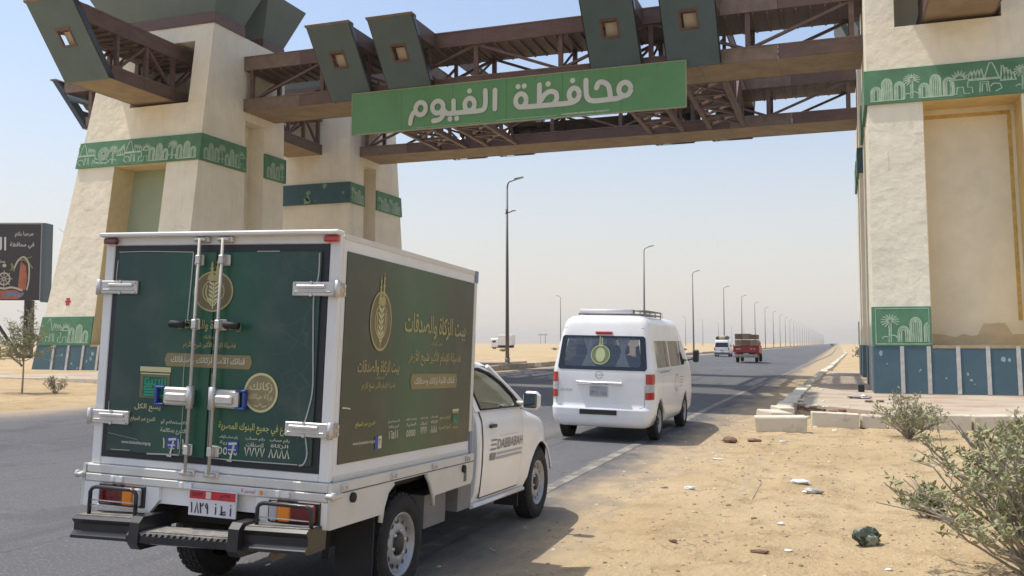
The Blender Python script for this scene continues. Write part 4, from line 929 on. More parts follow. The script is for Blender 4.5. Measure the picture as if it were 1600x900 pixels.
# loosened seals and pale edge lines round the printed panels
b = B()
for q, w in (([(-.74, 1.353), (-.5, 1.356), (-.165, 1.35)], .007), ([(-.165, 1.35), (-.168, 1.2), (-.178, .92)], .011), ([(-.176, .72), (-.182, .56), (-.17, .38), (-.176, .1)], .006), ([(.03, .6), (.028, .1)], .005), ([(.30, 1.352), (.46, 1.352)], .007),
             ([(.735, 1.34), (.735, 1.2), (.71, 1.1), (.722, .8), (.735, .55), (.715, .42), (.68, .30)], .011), ([(.70, .27), (.72, .16), (.70, .10), (.67, .09)], .012), ([(.66, .093), (.3, .09), (.05, .092)], .008), ([(-.70, .098), (-.55, .1)], .006), ([(-.42, .088), (-.2, .095), (-.19, .092)], .012),
             ([(-.745, 1.30), (-.75, 1.2), (-.742, 1.12)], .008), ([(-.74, .40), (-.738, .32)], .006), ([(-.73, .2), (-.5, .17)], .003)):
    stroke(b, FR, smooth2(q), w * .8, .006, caps=False)
tp(b, 'loose_seal', mat('pale_seal', (.40, .40, .38), .7), D1, False)['kind'] = 'stuff'
# lock rods with brackets, lock plates, stops
for x, s, D in ((-.098, -1, D0), (.073, 1, D1)):
    rt = B(); rt.tube([(x, -.052, -.005), (x, -.052, 1.432)], .0098, 10); rod = tp(rt, 'lock_rod', RODM, D)
    for z, wv in ((1.298, .06), (.90, .062), (.133, .066)):
        k = B(); k.bbox(x - .03 + s * .012, x + .03 + s * .012, -.03, -.012, z - .034, z + .034, .005); k.bbox(x - .016, x + .016, -.068, -.03, z - .028, z + .028, .005)
        for zz in (-.022, .022): k.tube([(x + s * .034, -.03, z + zz), (x + s * .034, -.038, z + zz)], .006, 6)
        tp(k, 'rod_bracket', STEEL, rod)
    for z in (1.425, -.008):
        k = B(); k.bbox(x - .05, x + .05, -.035, .0, z - .018, z + .02, .006); k.tube([(x - .04, -.045, z), (x + .04, -.045, z)], .011, 8); tp(k, 'rod_catch', STEEL, rod)
    k = B(); xa, xb = (x - .205, x + .012) if s < 0 else (x - .012, x + .17); k.bbox(xa, xb, -.052, -.012, .398, .508, .012); k.bbox(xa + .03, xb - .03, -.075, -.05, .42, .475, .01); k.tube([(x - s * .005, -.058, .385), (x - s * .005, -.058, .52)], .022, 8)
    lp = tp(k, 'lock_plate', STEEL, D)
    k = B(); xc = (xa - .03) if s < 0 else (xb + .015)
    for q in ((xc - .035, xc + .035, .497, .512), (xc - .035, xc + .035, .392, .407), (xc - .035 if s < 0 else xc + .017, xc - .017 if s < 0 else xc + .035, .407, .497)): k.bbox(q[0], q[1], -.05, -.014, q[2], q[3], .004)
    tp(k, 'blue_handle', BLUEP, lp)
    k = B(); xs = x + s * .115; k.tube([(xs - .055, -.075, .897), (xs - .04, -.078, .897), (xs + .05, -.07, .893)], [.014, .024, .021], 10); k.tube([(xs - s * .04, -.075, .897), (xs - s * .04, -.012, .897)], .01, 6); tp(k, 'rubber_stop', BLACKR, D)
# hinges
for z, sgn, D in ((1.125, -1, D0), (.300, -1, D0), (1.125, 1, D1), (.300, 1, D1)):
    k = B(); xa, xb = sorted((sgn * .570, sgn * .855)); k.bbox(xa, xb, -.034, -.012, z - .042, z + .042, .005)
    k.bbox(xa + (.03 if sgn > 0 else .06), xb - (.06 if sgn > 0 else .03), -.046, -.034, z + .002, z + .024, .005); k.bbox(xa + .02, xb - .02, -.042, -.034, z - .022, z - .012, .003)
    for dz in (-.03, .03): k.tube([(sgn * .585, -.034, z + dz), (sgn * .585, -.042, z + dz)], .007, 6); k.tube([(sgn * .70, -.034, z + dz * 1.2), (sgn * .70, -.043, z + dz * 1.2)], .011, 6)
    h = tp(k, 'hinge', STEEL, D)
    k = B(); k.tube([(sgn * .872, -.03, z - .05), (sgn * .872, -.03, z + .05)], .018, 10); tp(k, 'hinge_pin', STEEL, h)
    if sgn > 0:
        k = B(); k.bbox(.862, .874, -.02, .075, z - .04, z + .04, .004); tp(k, 'hinge_leaf', mat('rusty_zinc', (.50, .42, .33), .5, metal=.3, var=.2, vscale=20), h)
        k = B(); [k.tube([(.872, .05, z + dz), (.882, .05, z + dz)], .009, 6) for dz in (-.022, .022)]; tp(k, 'bolt', STEEL, h)
# side print artwork
emblem(FS, .545, .968, .150, 1.28, SP)
b = B(); text(b, FS, 'بيت الزكاة والصدقات', 1.45, .965, 1.10, .17, .003, -.012); tp(b, 'side_lettering', GOLD, SP, False)
b = B(); text(b, FS, 'بيت الزكاة والصدقات', .555, .668, .58, .10, .003, -.01); text(b, FS, 'تحت إشراف', .57, .605, .12, .028, .003); text(b, FS, 'فضيلة الإمام الأكبر شيخ الأزهر', .56, .553, .47, .062, .003)
text(b, FS, 'تحت إشراف', 1.45, .848, .20, .045, .003); text(b, FS, 'فضيلة الإمام الأكبر شيخ الأزهر', 1.45, .745, .94, .115, .003, .01); tp(b, 'side_lettering', GOLD, SP, False)
banner(FS, 1.02, 1.87, .525, .632, SP, 'قناتك الآمنة لزكاتك وصدقاتك')
logo(FS, 1.80, .252, .125, .11, SP)
b = B()
for x, l1, l2, dg, w in ((.80, 'للاستعلام أو', 'التبرع بمكالمة', '16511', .17), (1.07, 'رقم حساب الوقف', 'الجارية', '5555', .17), (1.28, 'رقم حساب', 'الصدقات', '7777', .13), (1.46, 'رقم حساب', 'الزكاة', '8888', .13)):
    text(b, FS, l1, x, .318, w, .028, .003, .01); text(b, FS, l2, x, .282, w * .9, .026, .003, .01); digits(b, FS, dg, x - w * .42, .205, w * .84, .052, .008, .003, .2)
text(b, FS, 'www.baitzakat.org.eg', .40, .205, .30, .026, .003, .01); stroke(b, FS, [(.10, .43), (.17, .425), (.2, .42)], .008, .003, caps=False); tp(b, 'side_lettering', CREAMT, SP, False)
b = B(); text(b, FS, 'للتبرع عبر الموقع', .40, .318, .26, .036, .003); text(b, FS, 'تبرع في جميع', 1.66, .305, .2, .034, .003); text(b, FS, 'البنوك المصرية', 1.66, .232, .22, .034, .003); text(b, FS, 'يسع الكل', 1.86, .222, .11, .022, .003); tp(b, 'side_lettering', mat('yellow_green_print'.replace('y', 'y'), (.50, .52, .14)), SP, False)
b = B(); rect(b, FS, .54, .585, .15, .235, .004); tp(b, 'blue_sticker', BLUEP, SP, False)
b = B(); rect(b, FS, .585, .63, .155, .235, .004); tp(b, 'sticker_mark', CREAMT, SP, False)
b = B(); rect(b, FS, .600, .606, .175, .212, .0055); rect(b, FS, .592, .616, .207, .215, .0055); tp(b, 'sticker_letter', REDP, SP, False)
# bed rails and drop sides
b = B(); b.bbox(-.875, .875, -.022, .05, -.056, -.002, .006); b.bbox(-.875, .875, -.03, -.0, -.108, -.060, .005); BED = tp(b, 'bed_rail', DUSTYW)
b = B()
b.poly([(-.878, -.026, -.11), (-.878, -.026, -.262), (-.36, -.026, -.262), (-.30, -.026, -.19), (-.30, -.026, -.11)], (0, .03, 0))
b.poly([(.878, -.026, -.11), (.878, -.026, -.262), (.40, -.026, -.262), (.40, -.026, -.11)], (0, .03, 0)); b.box(-.299, .399, .0, .028, -.21, -.11); tp(b, 'tail_panel', WHITEP)
for sgn in (1, -1):
    x = sgn * .878; d = (sgn * .022, 0, 0); b = B()
    arch = [(.63, -.262), (.655, -.20), (.70, -.125), (.79, -.075), (1.30, -.072), (1.36, -.12), (1.42, -.20), (1.452, -.262)]
    b.poly([(x, y, z) for y, z in [(-.026, -.002), (-.026, -.262)] + [(.60, -.262)] + [(.628, -.262)] + arch[1:-1] + [(1.455, -.262), (1.47, -.245), (2.16, -.235), (2.20, -.20), (2.215, -.06), (2.215, -.002)]], d)
    sd = tp(b, 'bed_side', DUSTYW)
    b = B(); gr = x + sgn * .0225; b.box(min(gr, gr + sgn * .003), max(gr, gr + sgn * .003), -.02, 2.21, -.066, -.060); tp(b, 'groove', mat('groove_shadow_gap', (.12, .11, .10), .9), sd)
    b = B()
    for (p, q, r_) in (((.60, -.262), (.632, -.315), (.70, -.13)),): pass
    b.tube([(x + sgn * .012, y, z) for y, z in ((.625, -.315), (.645, -.22), (.695, -.13), (.78, -.085))], .017, 6); b.tube([(x + sgn * .012, y, z) for y, z in ((1.31, -.078), (1.385, -.15), (1.44, -.24), (1.455, -.315))], .017, 6); tp(b, 'arch_lip', DUSTYW, sd)
    for y in (.11, .76, 1.42, 2.06):
        b = B(); xx = x + sgn * .022; b.bbox(min(xx, xx + sgn * .010), max(xx, xx + sgn * .010), y - .032, y + .03, -.055, -.012, .003); b.tube([(xx + sgn * .014, y - .022, -.045), (xx + sgn * .022, y - .022, -.022)], .007, 6); b.tube([(xx + sgn * .014, y + .02, -.045), (xx + sgn * .022, y + .02, -.022)], .007, 6); tp(b, 'rope_hook', STEEL if y > 2 else DUSTYW, sd)
    for y in (.22, 1.99):
        b = B(); b.lathe([(0, .030), (sgn * .018, .030), (sgn * .022, .024), (sgn * .022, .001)], (x + sgn * .021, y, -.104), 'x', 14); tp(b, 'round_cap', BLACKR, sd)
    b = B(); xx = x + sgn * .022; b.box(min(xx, xx + sgn * .004), max(xx, xx + sgn * .004), 2.01, 2.06, -.205, -.125); tp(b, 'latch_plate', mat('dark_latch', (.08, .08, .09), .4), sd)
    b = B(); b.bbox(min(x, x + sgn * .06), max(x, x + sgn * .06), -.055, .05, -.085, -.055, .006); b.tube([(x + sgn * .045, -.045, -.09), (x + sgn * .045, -.045, -.045)], .014, 8); b.tube([(x + sgn * .0, -.05, -.072), (x + sgn * .055, -.05, -.066)], .012, 8); tp(b, 'corner_latch', STEEL, BED)
for x in (-.62, -.10, .585):
    b = B(); b.bbox(x - .045, x - .02, -.045, -.028, -.10, -.062, .004); b.bbox(x + .02, x + .045, -.045, -.028, -.10, -.062, .004); b.box(x - .03, x + .03, -.034, -.029, -.1, -.066); tp(b, 'rope_hook', WHITEP, BED)
F2 = ((0, -.030, 0), (1, 0, 0), (0, 0, 1), (0, -1, 0))
b = B(); rect(b, F2, .15, .46, -.105, -.064, .002); tp(b, 'sticker', mat('white_sticker', (.6, .6, .62), .4), BED, False)
b = B(); text(b, F2, 'تيسير 2', .345, -.082, .10, .024, .004, .01); tp(b, 'sticker_text', REDP, BED, False)
b = B(); disc(b, F2, (.435, -.084), .014, .004, 12); disc(b, F2, (.435, -.084), .008, .005, 10); tp(b, 'sticker_shell', mat('orange_mark', (.75, .30, .04), .5), BED, False)
# tail lamps
def lamp(x0, segs):
    root_ = None
    b = B(); a0 = min(s[0] for s in segs); a1 = max(s[1] for s in segs); b.bbox(a0 - .022, a1 + .022, -.036, -.02, -.245, -.112, .006); hs = tp(b, 'tail_lamp', BLACKP)
    b = B(); b.bbox(a0 - .03, a1 + .03, -.032, -.018, -.262, -.246, .003); tp(b, 'lamp_shelf', WHITEP, hs)
    for p, q, m, nm in segs:
        k = B(); k.bbox(p, q, -.062, -.03, -.234, -.124, .010); tp(k, nm, m, hs)
lamp(0, [(-.735, -.560, DREDL, 'red_lens'), (-.558, -.475, AMBER, 'amber_lens'), (-.473, -.42, CLEARL, 'reverse_lens')])
lamp(0, [(.51, .562, CLEARL, 'reverse_lens'), (.564, .650, AMBER, 'amber_lens'), (.652, .815, DREDL, 'red_lens')])
# number plate
b = B(); b.bbox(-.058, .280, -.052, -.040, -.250, -.094, .003); NP = tp(b, 'number_plate', mat('plate_white', (.62, .62, .63), .4))
FP = ((.04, -.052, 0), (1, 0, 0), (0, 0, 1), (0, -1, 0))
b = B(); rect(b, FP, -.092, .234, -.150, -.100, .0015); tp(b, 'plate_red_field', REDP, NP, False)
b = B(); rect(b, FP, .025, .062, -.146, -.104, .0025); tp(b, 'plate_clip', mat('pale_clip', (.55, .5, .42), .6), NP, False)
b = B(); digits(b, FP, '1829', -.085, -.234, .135, .062, .009, .0025, .22); digits(b, FP, 'a', .085, -.234, .03, .062, .009, .0025); digits(b, FP, 't', .125, -.234, .05, .058, .009, .0025); digits(b, FP, 'a', .19, -.234, .03, .062, .009, .0025)
text(b, FP, 'EGYPT', -.035, -.124, .075, .022, .0025, .01); text(b, FP, 'مصر', .16, -.124, .075, .026, .0025, .02)
tp(b, 'plate_characters', mat('plate_ink', (.02, .02, .025), .5), NP, False)
# bumper: two side steps, centre step, brackets and lamp guards
zb = lambda x: .035 * x + .012
def cseg(x0, x1, y0, y1, pr, m, nm, par=TR):     # extrude a y-z profile along x
    b = B(); b.poly([(x0, y, z + zb(x0)) for y, z in pr], (x1 - x0, 0, zb(x1) - zb(x0))); return tp(b, nm, m, par)
BP = cseg(-.36, .36, 0, 0, [(-.20, -.352), (-.22, -.372), (-.22, -.412), (-.18, -.425), (.0, -.42), (.0, -.352)], BLACKM, 'rear_bumper')
prf = [(-.172, -.283), (-.195, -.30), (-.172, -.33), (-.172, -.372), (-.198, -.398), (-.198, -.415), (-.15, -.425), (.02, -.42), (.03, -.283)]
for x0, x1 in ((-.80, -.33), (.43, .85)):
    s = cseg(x0, x1, 0, 0, prf, BLACKM, 'bumper_step', BP)
    b = B(); b.hex([(x0 + .01, -.165, -.2835 + zb(x0)), (x1 - .01, -.165, -.2835 + zb(x1)), (x1 - .01, .02, -.2835 + zb(x1)), (x0 + .01, .02, -.2835 + zb(x0)), (x0 + .01, -.165, -.279 + zb(x0)), (x1 - .01, -.165, -.279 + zb(x1)), (x1 - .01, .02, -.279 + zb(x1)), (x0 + .01, .02, -.279 + zb(x0))]); tp(b, 'dusty_step_plate', DUSTM, s)
b = B(); b.hex([(x, y, z + zb(x)) for z in (-.352, -.346) for x, y in ((-.27, -.197), (.37, -.197), (.37, .0), (-.27, .0))]); tp(b, 'tread_plate', TREAD, BP)
b = B()
for i in range(15):
    x = -.265 + i * .043; b.poly([(x, -.2205, -.352 + zb(x)), (x + .020, -.2215, -.372 + zb(x)), (x + .040, -.2205, -.352 + zb(x))], (0, .03, 0))
tp(b, 'tread_teeth', TREAD, BP)
for x in (-.30, .395):
    b = B(); b.poly([(x - .035, y, z + zb(x)) for y, z in ((-.19, -.262), (-.225, -.295), (-.232, -.42), (-.20, -.455), (.03, -.455), (.08, -.30), (.08, -.262))], (.07, 0, 0)); tp(b, 'bumper_bracket', BLACKM, BP)
for x0, x1 in ((-.74, -.39), (.475, .835)):
    b = B(); z0 = -.283 + zb(x0); pts = [(x0, -.05, z0), (x0, -.05, -.155), (x0 + .012, -.05, -.135), (x0 + .04, -.05, -.125), (x1 - .04, -.05, -.125), (x1 - .012, -.05, -.135), (x1, -.05, -.155), (x1, -.05, -.283 + zb(x1))]
    b.tube([(p[0], p[1] - .07, p[2]) for p in pts], .0125, 8); gd = tp(b, 'lamp_guard', BLACKM)
    for z in (-.205, -.235): b = B(); b.tube([(x0, -.12, z), (x1, -.12, z)], .004, 6); tp(b, 'guard_wire', STEEL, gd)
# chassis, axle, exhaust, flaps, wheel houses
b = B(); b.box(-.42, -.33, .05, 4.4, -.36, -.24); b.box(.33, .42, .05, 4.4, -.36, -.24)
for y in (.2, .8, 1.6, 2.3, 3.2): b.box(-.33, .33, y, y + .08, -.34, -.26)
b.box(-.80, .80, .14, 2.2, -.13, -.03); b.box(-.80, .80, 2.3, 3.66, -.43, -.31); b.box(-.62, .62, 3.66, 4.5, -.42, -.30); b.box(-.84, .84, 2.235, 2.30, -.30, .95); b.box(-.5, .5, 1.2, 2.0, -.45, -.3); tp(b, 'chassis', UNDER)  # floor plates, and an added slab behind the cab blocking sun through the gap
b = B(); b.tube([(-.62, 1.09, -.57), (.62, 1.09, -.53)], .045, 8); b.lathe([(-.12, .05), (-.08, .13), (.08, .13), (.12, .05)], (.0, 1.09, -.55), 'x', 16)
for s in (-.38, .38): b.tube([(s, .3, -.36), (s, .7, -.47), (s, 1.09, -.50), (s, 1.5, -.47), (s, 1.9, -.36)], .028, 6); b.tube([(s * .7, .75, -.3), (s * 1.1, 1.09, -.56)], .03, 8)
tp(b, 'rear_axle', UNDER)
b = B(); b.tube([(.52, .2, -.44), (.50, .02, -.46)], .028, 10); b.tube([(.45, 1.9, -.40), (.50, 1.2, -.36), (.52, .6, -.36), (.52, .2, -.44)], .022, 8); tp(b, 'exhaust_pipe', mat('dull_exhaust', (.20, .15, .12), .7, metal=.4, var=.3))
for s in (-1, 1):
    if s > 0: b = B(); b.box(*sorted((s * .58, s * .85)), .615, .63, -.80, -.28); tp(b, 'mud_flap', BLACKR)
    b = B(); b.box(*sorted((s * .55, s * .80)), 1.5, 1.9, -.50, -.26); b.box(*sorted((s * .6, s * .86)), 2.0, 2.28, -.44, -.2); tp(b, 'side_tank', mat('grey_underbody_box', (.22, .21, .20), .7, var=.3))
    b = B(); b.tube([(s * .55, 1.09 - .55 * cos(t * pi / 8), -.56 + .50 * sin(t * pi / 8)) for t in range(9)], .02, 6); b.box(*sorted((s * .53, s * .55)), .62, 1.46, -.5, -.08); tp(b, 'inner_wing', UNDER)
XW = Matrix.Identity(4)
for (x, y, s) in ((.75, -1.39, 1), (-.75, -1.39, -1), (.75, 1.77, 1), (-.75, 1.77, -1)):
    wheel(TR, (x, y, .352 + (.005 if y < 0 else .0) + (.0 if s > 0 else .03)), .352, .205, s, xf=XW)
# cab
SX = [(-.46, .80), (-.42, .855), (-.30, .872), (-.12, .884), (.06, .884), (.2, .872), (.285, .855), (.32, .83)]
def cab_z(y): return .32 if y < 3.42 else (.32 - .16 * ((y - 3.42) / .93) ** 1.15 if y < 4.35 else .16 - .24 * ((y - 4.35) / .3) ** 1.6)
def cab_s(y): return 1.0 if y < 4.0 else 1 - .17 * ((y - 4.0) / .65) ** 2
def cab_b(y):
    base = -.445 if y < 3.9 else -.36; d = abs(y - 4.115)
    return max(base, -.455 + sqrt(max(0, .43 ** 2 - d * d))) if d < .43 else base
ys = frange(2.32, 3.6, .08) + frange(3.6, 4.66, .025)
b = B(); cols = 12; off0 = 0
def cprof(y):
    zt, zb0, s = cab_z(y), cab_b(y), cab_s(y); P = []
    for i in range(9):
        z = zb0 + (zt - zb0) * i / 8; zz = z if y < 3.42 else -.46 + (z + .46) / (zt + .46) * .78
        e = .012 if (abs(y - 4.115) < .50 and y > 3.6) else 0
        P.append((interp(SX, zz) * s + e * max(0, 1 - (z - zb0) / .12), z))
    P += [(.70 * s, zt + .028), (.4 * s, zt + .05), (0, zt + .058)]; return P
for y in ys:
    P = cprof(y); b.v += [(x, y, z) for x, z in P] + [(-x, y, z) for x, z in P[::-1][1:]]
W_ = 2 * cols - 1
for j in range(len(ys) - 1):
    for i in range(W_ - 1):
        if ys[j] < 3.5 and 8 <= i <= W_ - 10: continue
        b.f.append((j * W_ + i, j * W_ + i + 1, (j + 1) * W_ + i + 1, (j + 1) * W_ + i)); b.sm.append(True)
b.f.append(tuple(range((len(ys) - 1) * W_, len(ys) * W_))); b.sm.append(False); b.f.append(tuple(range(0, W_))); b.sm.append(False)
CAB = tp(b, 'cab_body', WHITEP)
def gx(z): return .852 - (z - .32) * .52        # tumblehome of the glasshouse
for s in (1, -1):
    outer_ = [(2.33, .318), (2.9, .318), (3.30, .318), (3.66, .318), (3.50, .43), (3.30, .56), (3.05, .665), (2.80, .715), (2.33, .715)]
    inner_ = [(2.45, .335), (2.9, .335), (3.28, .335), (3.52, .335), (3.405, .44), (3.24, .545), (3.03, .63), (2.82, .668), (2.45, .672)]
    n = len(outer_); b = B(); b.add([(s * gx(z), y, z) for y, z in outer_] + [(s * gx(z), y, z) for y, z in inner_], [(i, (i + 1) % n, n + (i + 1) % n, n + i) for i in range(n)]); tp(b, 'door_frame', WHITEP, CAB)
    b = B(); b.add([(s * (gx(z) - .006), y, z) for y, z in inner_], [tuple(range(n))]); tp(b, 'side_window', GLASS_T, CAB)
    b = B(); b.tube([(s * (gx(z) + .002), y, z) for y, z in inner_[3:] + inner_[:1]], .012, 6); b.tube([(s * (gx(.335) + .004), y, .333) for y in (2.45, 3.52)], .009, 6); tp(b, 'window_seal', BLACKR, CAB)
    b = B(); b.poly([(s * (gx(z) + .002), y, z) for y, z in ((3.52, .335), (3.40, .335), (3.40, .43), (3.415, .44))]); tp(b, 'mirror_sail', BLACKP, CAB)
    # door skin slightly proud of the body with a dark shut line behind it
    def skin(y0, y1, z0, z1, off, slant=0.0):
        m_ = B(); Z = [z0 + (z1 - z0) * i / 10 for i in range(11)]; Y = [0, .25, .5, .75, 1]
        m_.v = [(s * (interp(SX, z) + off), y0 + (y1 + slant * (z - z0) - y0) * t, z) for z in Z for t in Y]
        m_.f = [(i * 5 + j, i * 5 + j + 1, (i + 1) * 5 + j + 1, (i + 1) * 5 + j) for i in range(10) for j in range(4)]; m_.sm = [True] * 40; return m_
    tp(skin(2.44, 3.435, -.398, .314, .0025, .14), 'shut_line', mat('shut_line_dark', (.05, .045, .04), .9), CAB)
    DR = tp(skin(2.452, 3.423, -.386, .314, .006, .14), 'door', WHITEP)
    b = B(); b.bbox(*sorted((s * .878, s * .905)), 2.60, 2.74, .175, .205, .006); tp(b, 'door_handle', BLACKP, DR)
    b = B(); b.lathe([(0, .032), (s * .002, .030), (s * .003, .001)], (s * .8795, 2.67, .19), 'x', 14); tp(b, 'handle_recess', DUSTYW, DR)
    b = B(); b.tube([(s * .83, 3.45, .36), (s * .93, 3.44, .36)], .022, 8); b.bbox(*sorted((s * .90, s * 1.06)), 3.39, 3.50, .305, .475, .035); mr = tp(b, 'wing_mirror', WHITEP)
    b = B(); b.bbox(*sorted((s * .918, s * 1.045)), 3.380, 3.392, .322, .458, .012); tp(b, 'mirror_glass', mat('mirror_glass', (.22, .25, .26), .06, metal=.9), mr)
    b = B(); b.tube([(s * .86, 4.115 - .43 * cos(t * pi / 12), -.455 + .43 * sin(t * pi / 12)) for t in range(1, 12)], .012, 6); tp(b, 'arch_edge', WHITEP, CAB)
    b = B(); b.box(*sorted((s * .55, s * .57)), 3.7, 4.54, -.5, -.02); b.tube([(s * .7, 4.115 - .42 * cos(t * pi / 12), -.455 + .41 * sin(t * pi / 12)) for t in range(13)], .11, 6); b.box(*sorted((s * .56, s * .80)), 3.655, 3.675, -.62, -.30); tp(b, 'inner_wing', BLACKP, CAB)
    b = B(); b.tube([(s * .845, 2.33, -.445), (s * .845, 3.66, -.45)], .022, 8); tp(b, 'sill', WHITEP, CAB)
b = B()      # roof, rear wall, windscreen frame
rz = [(.755, .0), (.752, .4), (.735, .58), (.70, .652)]
Y_ = [2.33, 2.5, 2.75, 2.95, 3.08]
for y in Y_:
    dz = -.012 * ((y - 2.7) / .4) ** 2; pr_ = [(x, z + dz) for z, x in rz]; b.v += [(-x, y, z) for x, z in pr_[::-1]] + [(x, y, z) for x, z in pr_[1:]]
b.f = [(j * 7 + i, j * 7 + i + 1, (j + 1) * 7 + i + 1, (j + 1) * 7 + i) for j in range(4) for i in range(6)]; b.sm = [True] * 24
tp(b, 'roof', WHITEP, CAB)
b = B(); b.tube([(.665, 3.05, .692), (.79, 3.50, .43), (.845, 3.70, .31)], .022, 6); b.tube([(-.665, 3.05, .692), (-.79, 3.50, .43), (-.845, 3.70, .31)], .022, 6); tp(b, 'windscreen_pillar', WHITEP, CAB)
b = B(); b.add([(-.65, 3.08, .70), (.65, 3.08, .70), (.83, 3.70, .315), (.4, 3.86, .33), (-.4, 3.86, .33), (-.83, 3.70, .315)], [(0, 1, 2, 3, 4, 5)]); tp(b, 'windscreen', GLASS_T, CAB)
b = B(); b.box(-.84, .84, 2.31, 2.335, -.44, .33); b.add([(-.85, 2.33, .32), (.85, 2.33, .32), (.65, 2.33, .715), (-.65, 2.33, .715)], [(0, 1, 2, 3)]); tp(b, 'cab_rear_wall', WHITEP, CAB)
b = B(); b.bbox(-.78, -.06, 2.45, 2.95, -.1, .12, .03); b.bbox(.06, .78, 2.45, 2.95, -.1, .12, .03); b.bbox(-.72, -.12, 2.42, 2.56, .1, .56, .03); b.bbox(.12, .72, 2.42, 2.56, .1, .56, .03); tp(b, 'seats', SEATM, CAB)
b = B(); b.bbox(-.80, .80, 3.42, 3.72, .05, .33, .03); b.tube([(-.40 + .17 * cos(t * pi / 8), 3.36 - .05 * sin(t * pi / 8), .30 + .15 * sin(t * pi / 8)) for t in range(17)], .014, 6); tp(b, 'dashboard', mat('dashboard_grey', (.06, .065, .065), .8), CAB)
b = B(); b.bbox(-.74, .74, 4.55, 4.72, -.36, -.12, .05); b.bbox(-.6, .6, 4.6, 4.68, -.10, .04, .03); tp(b, 'front_bumper', WHITEP)
# door lettering
FD = ((.892, 0, 0), (0, 1, 0), (-.01, 0, 1), (1, 0, 0)); b = B()
for i in range(4):
    z = .062 - i * .038; hh = .018 if i < 3 else .045
    b.add([fmap(FD, a, c, .004) for a, c in ((2.60 + .012 * (3 - i), z - (hh if i == 3 else 0)), (2.73 + .012 * (3 - i), z - (hh if i == 3 else 0)), (2.745 + .012 * (3 - i), z + .014), (2.615 + .012 * (3 - i), z + .014))], [(0, 1, 2, 3)])
vs0 = len(b.v); text(b, FD, 'DABBABAH', 3.13, .028, .68, .085, .004, .02)
b.v[vs0:] = [(x, y + (z - .028) * .22, z) for x, y, z in b.v[vs0:]]
tp(b, 'door_name', GREYT, DR if False else CAB, False)
b = B(); rect(b, FD, 2.77, 3.46, -.060, -.042, .004); rect(b, FD, 2.77, 3.44, -.100, -.078, .004); text(b, FD, 'DABBABAH', 3.10, .098, .5, .008, .004); tp(b, 'door_stripe', GREYT2, CAB, False)

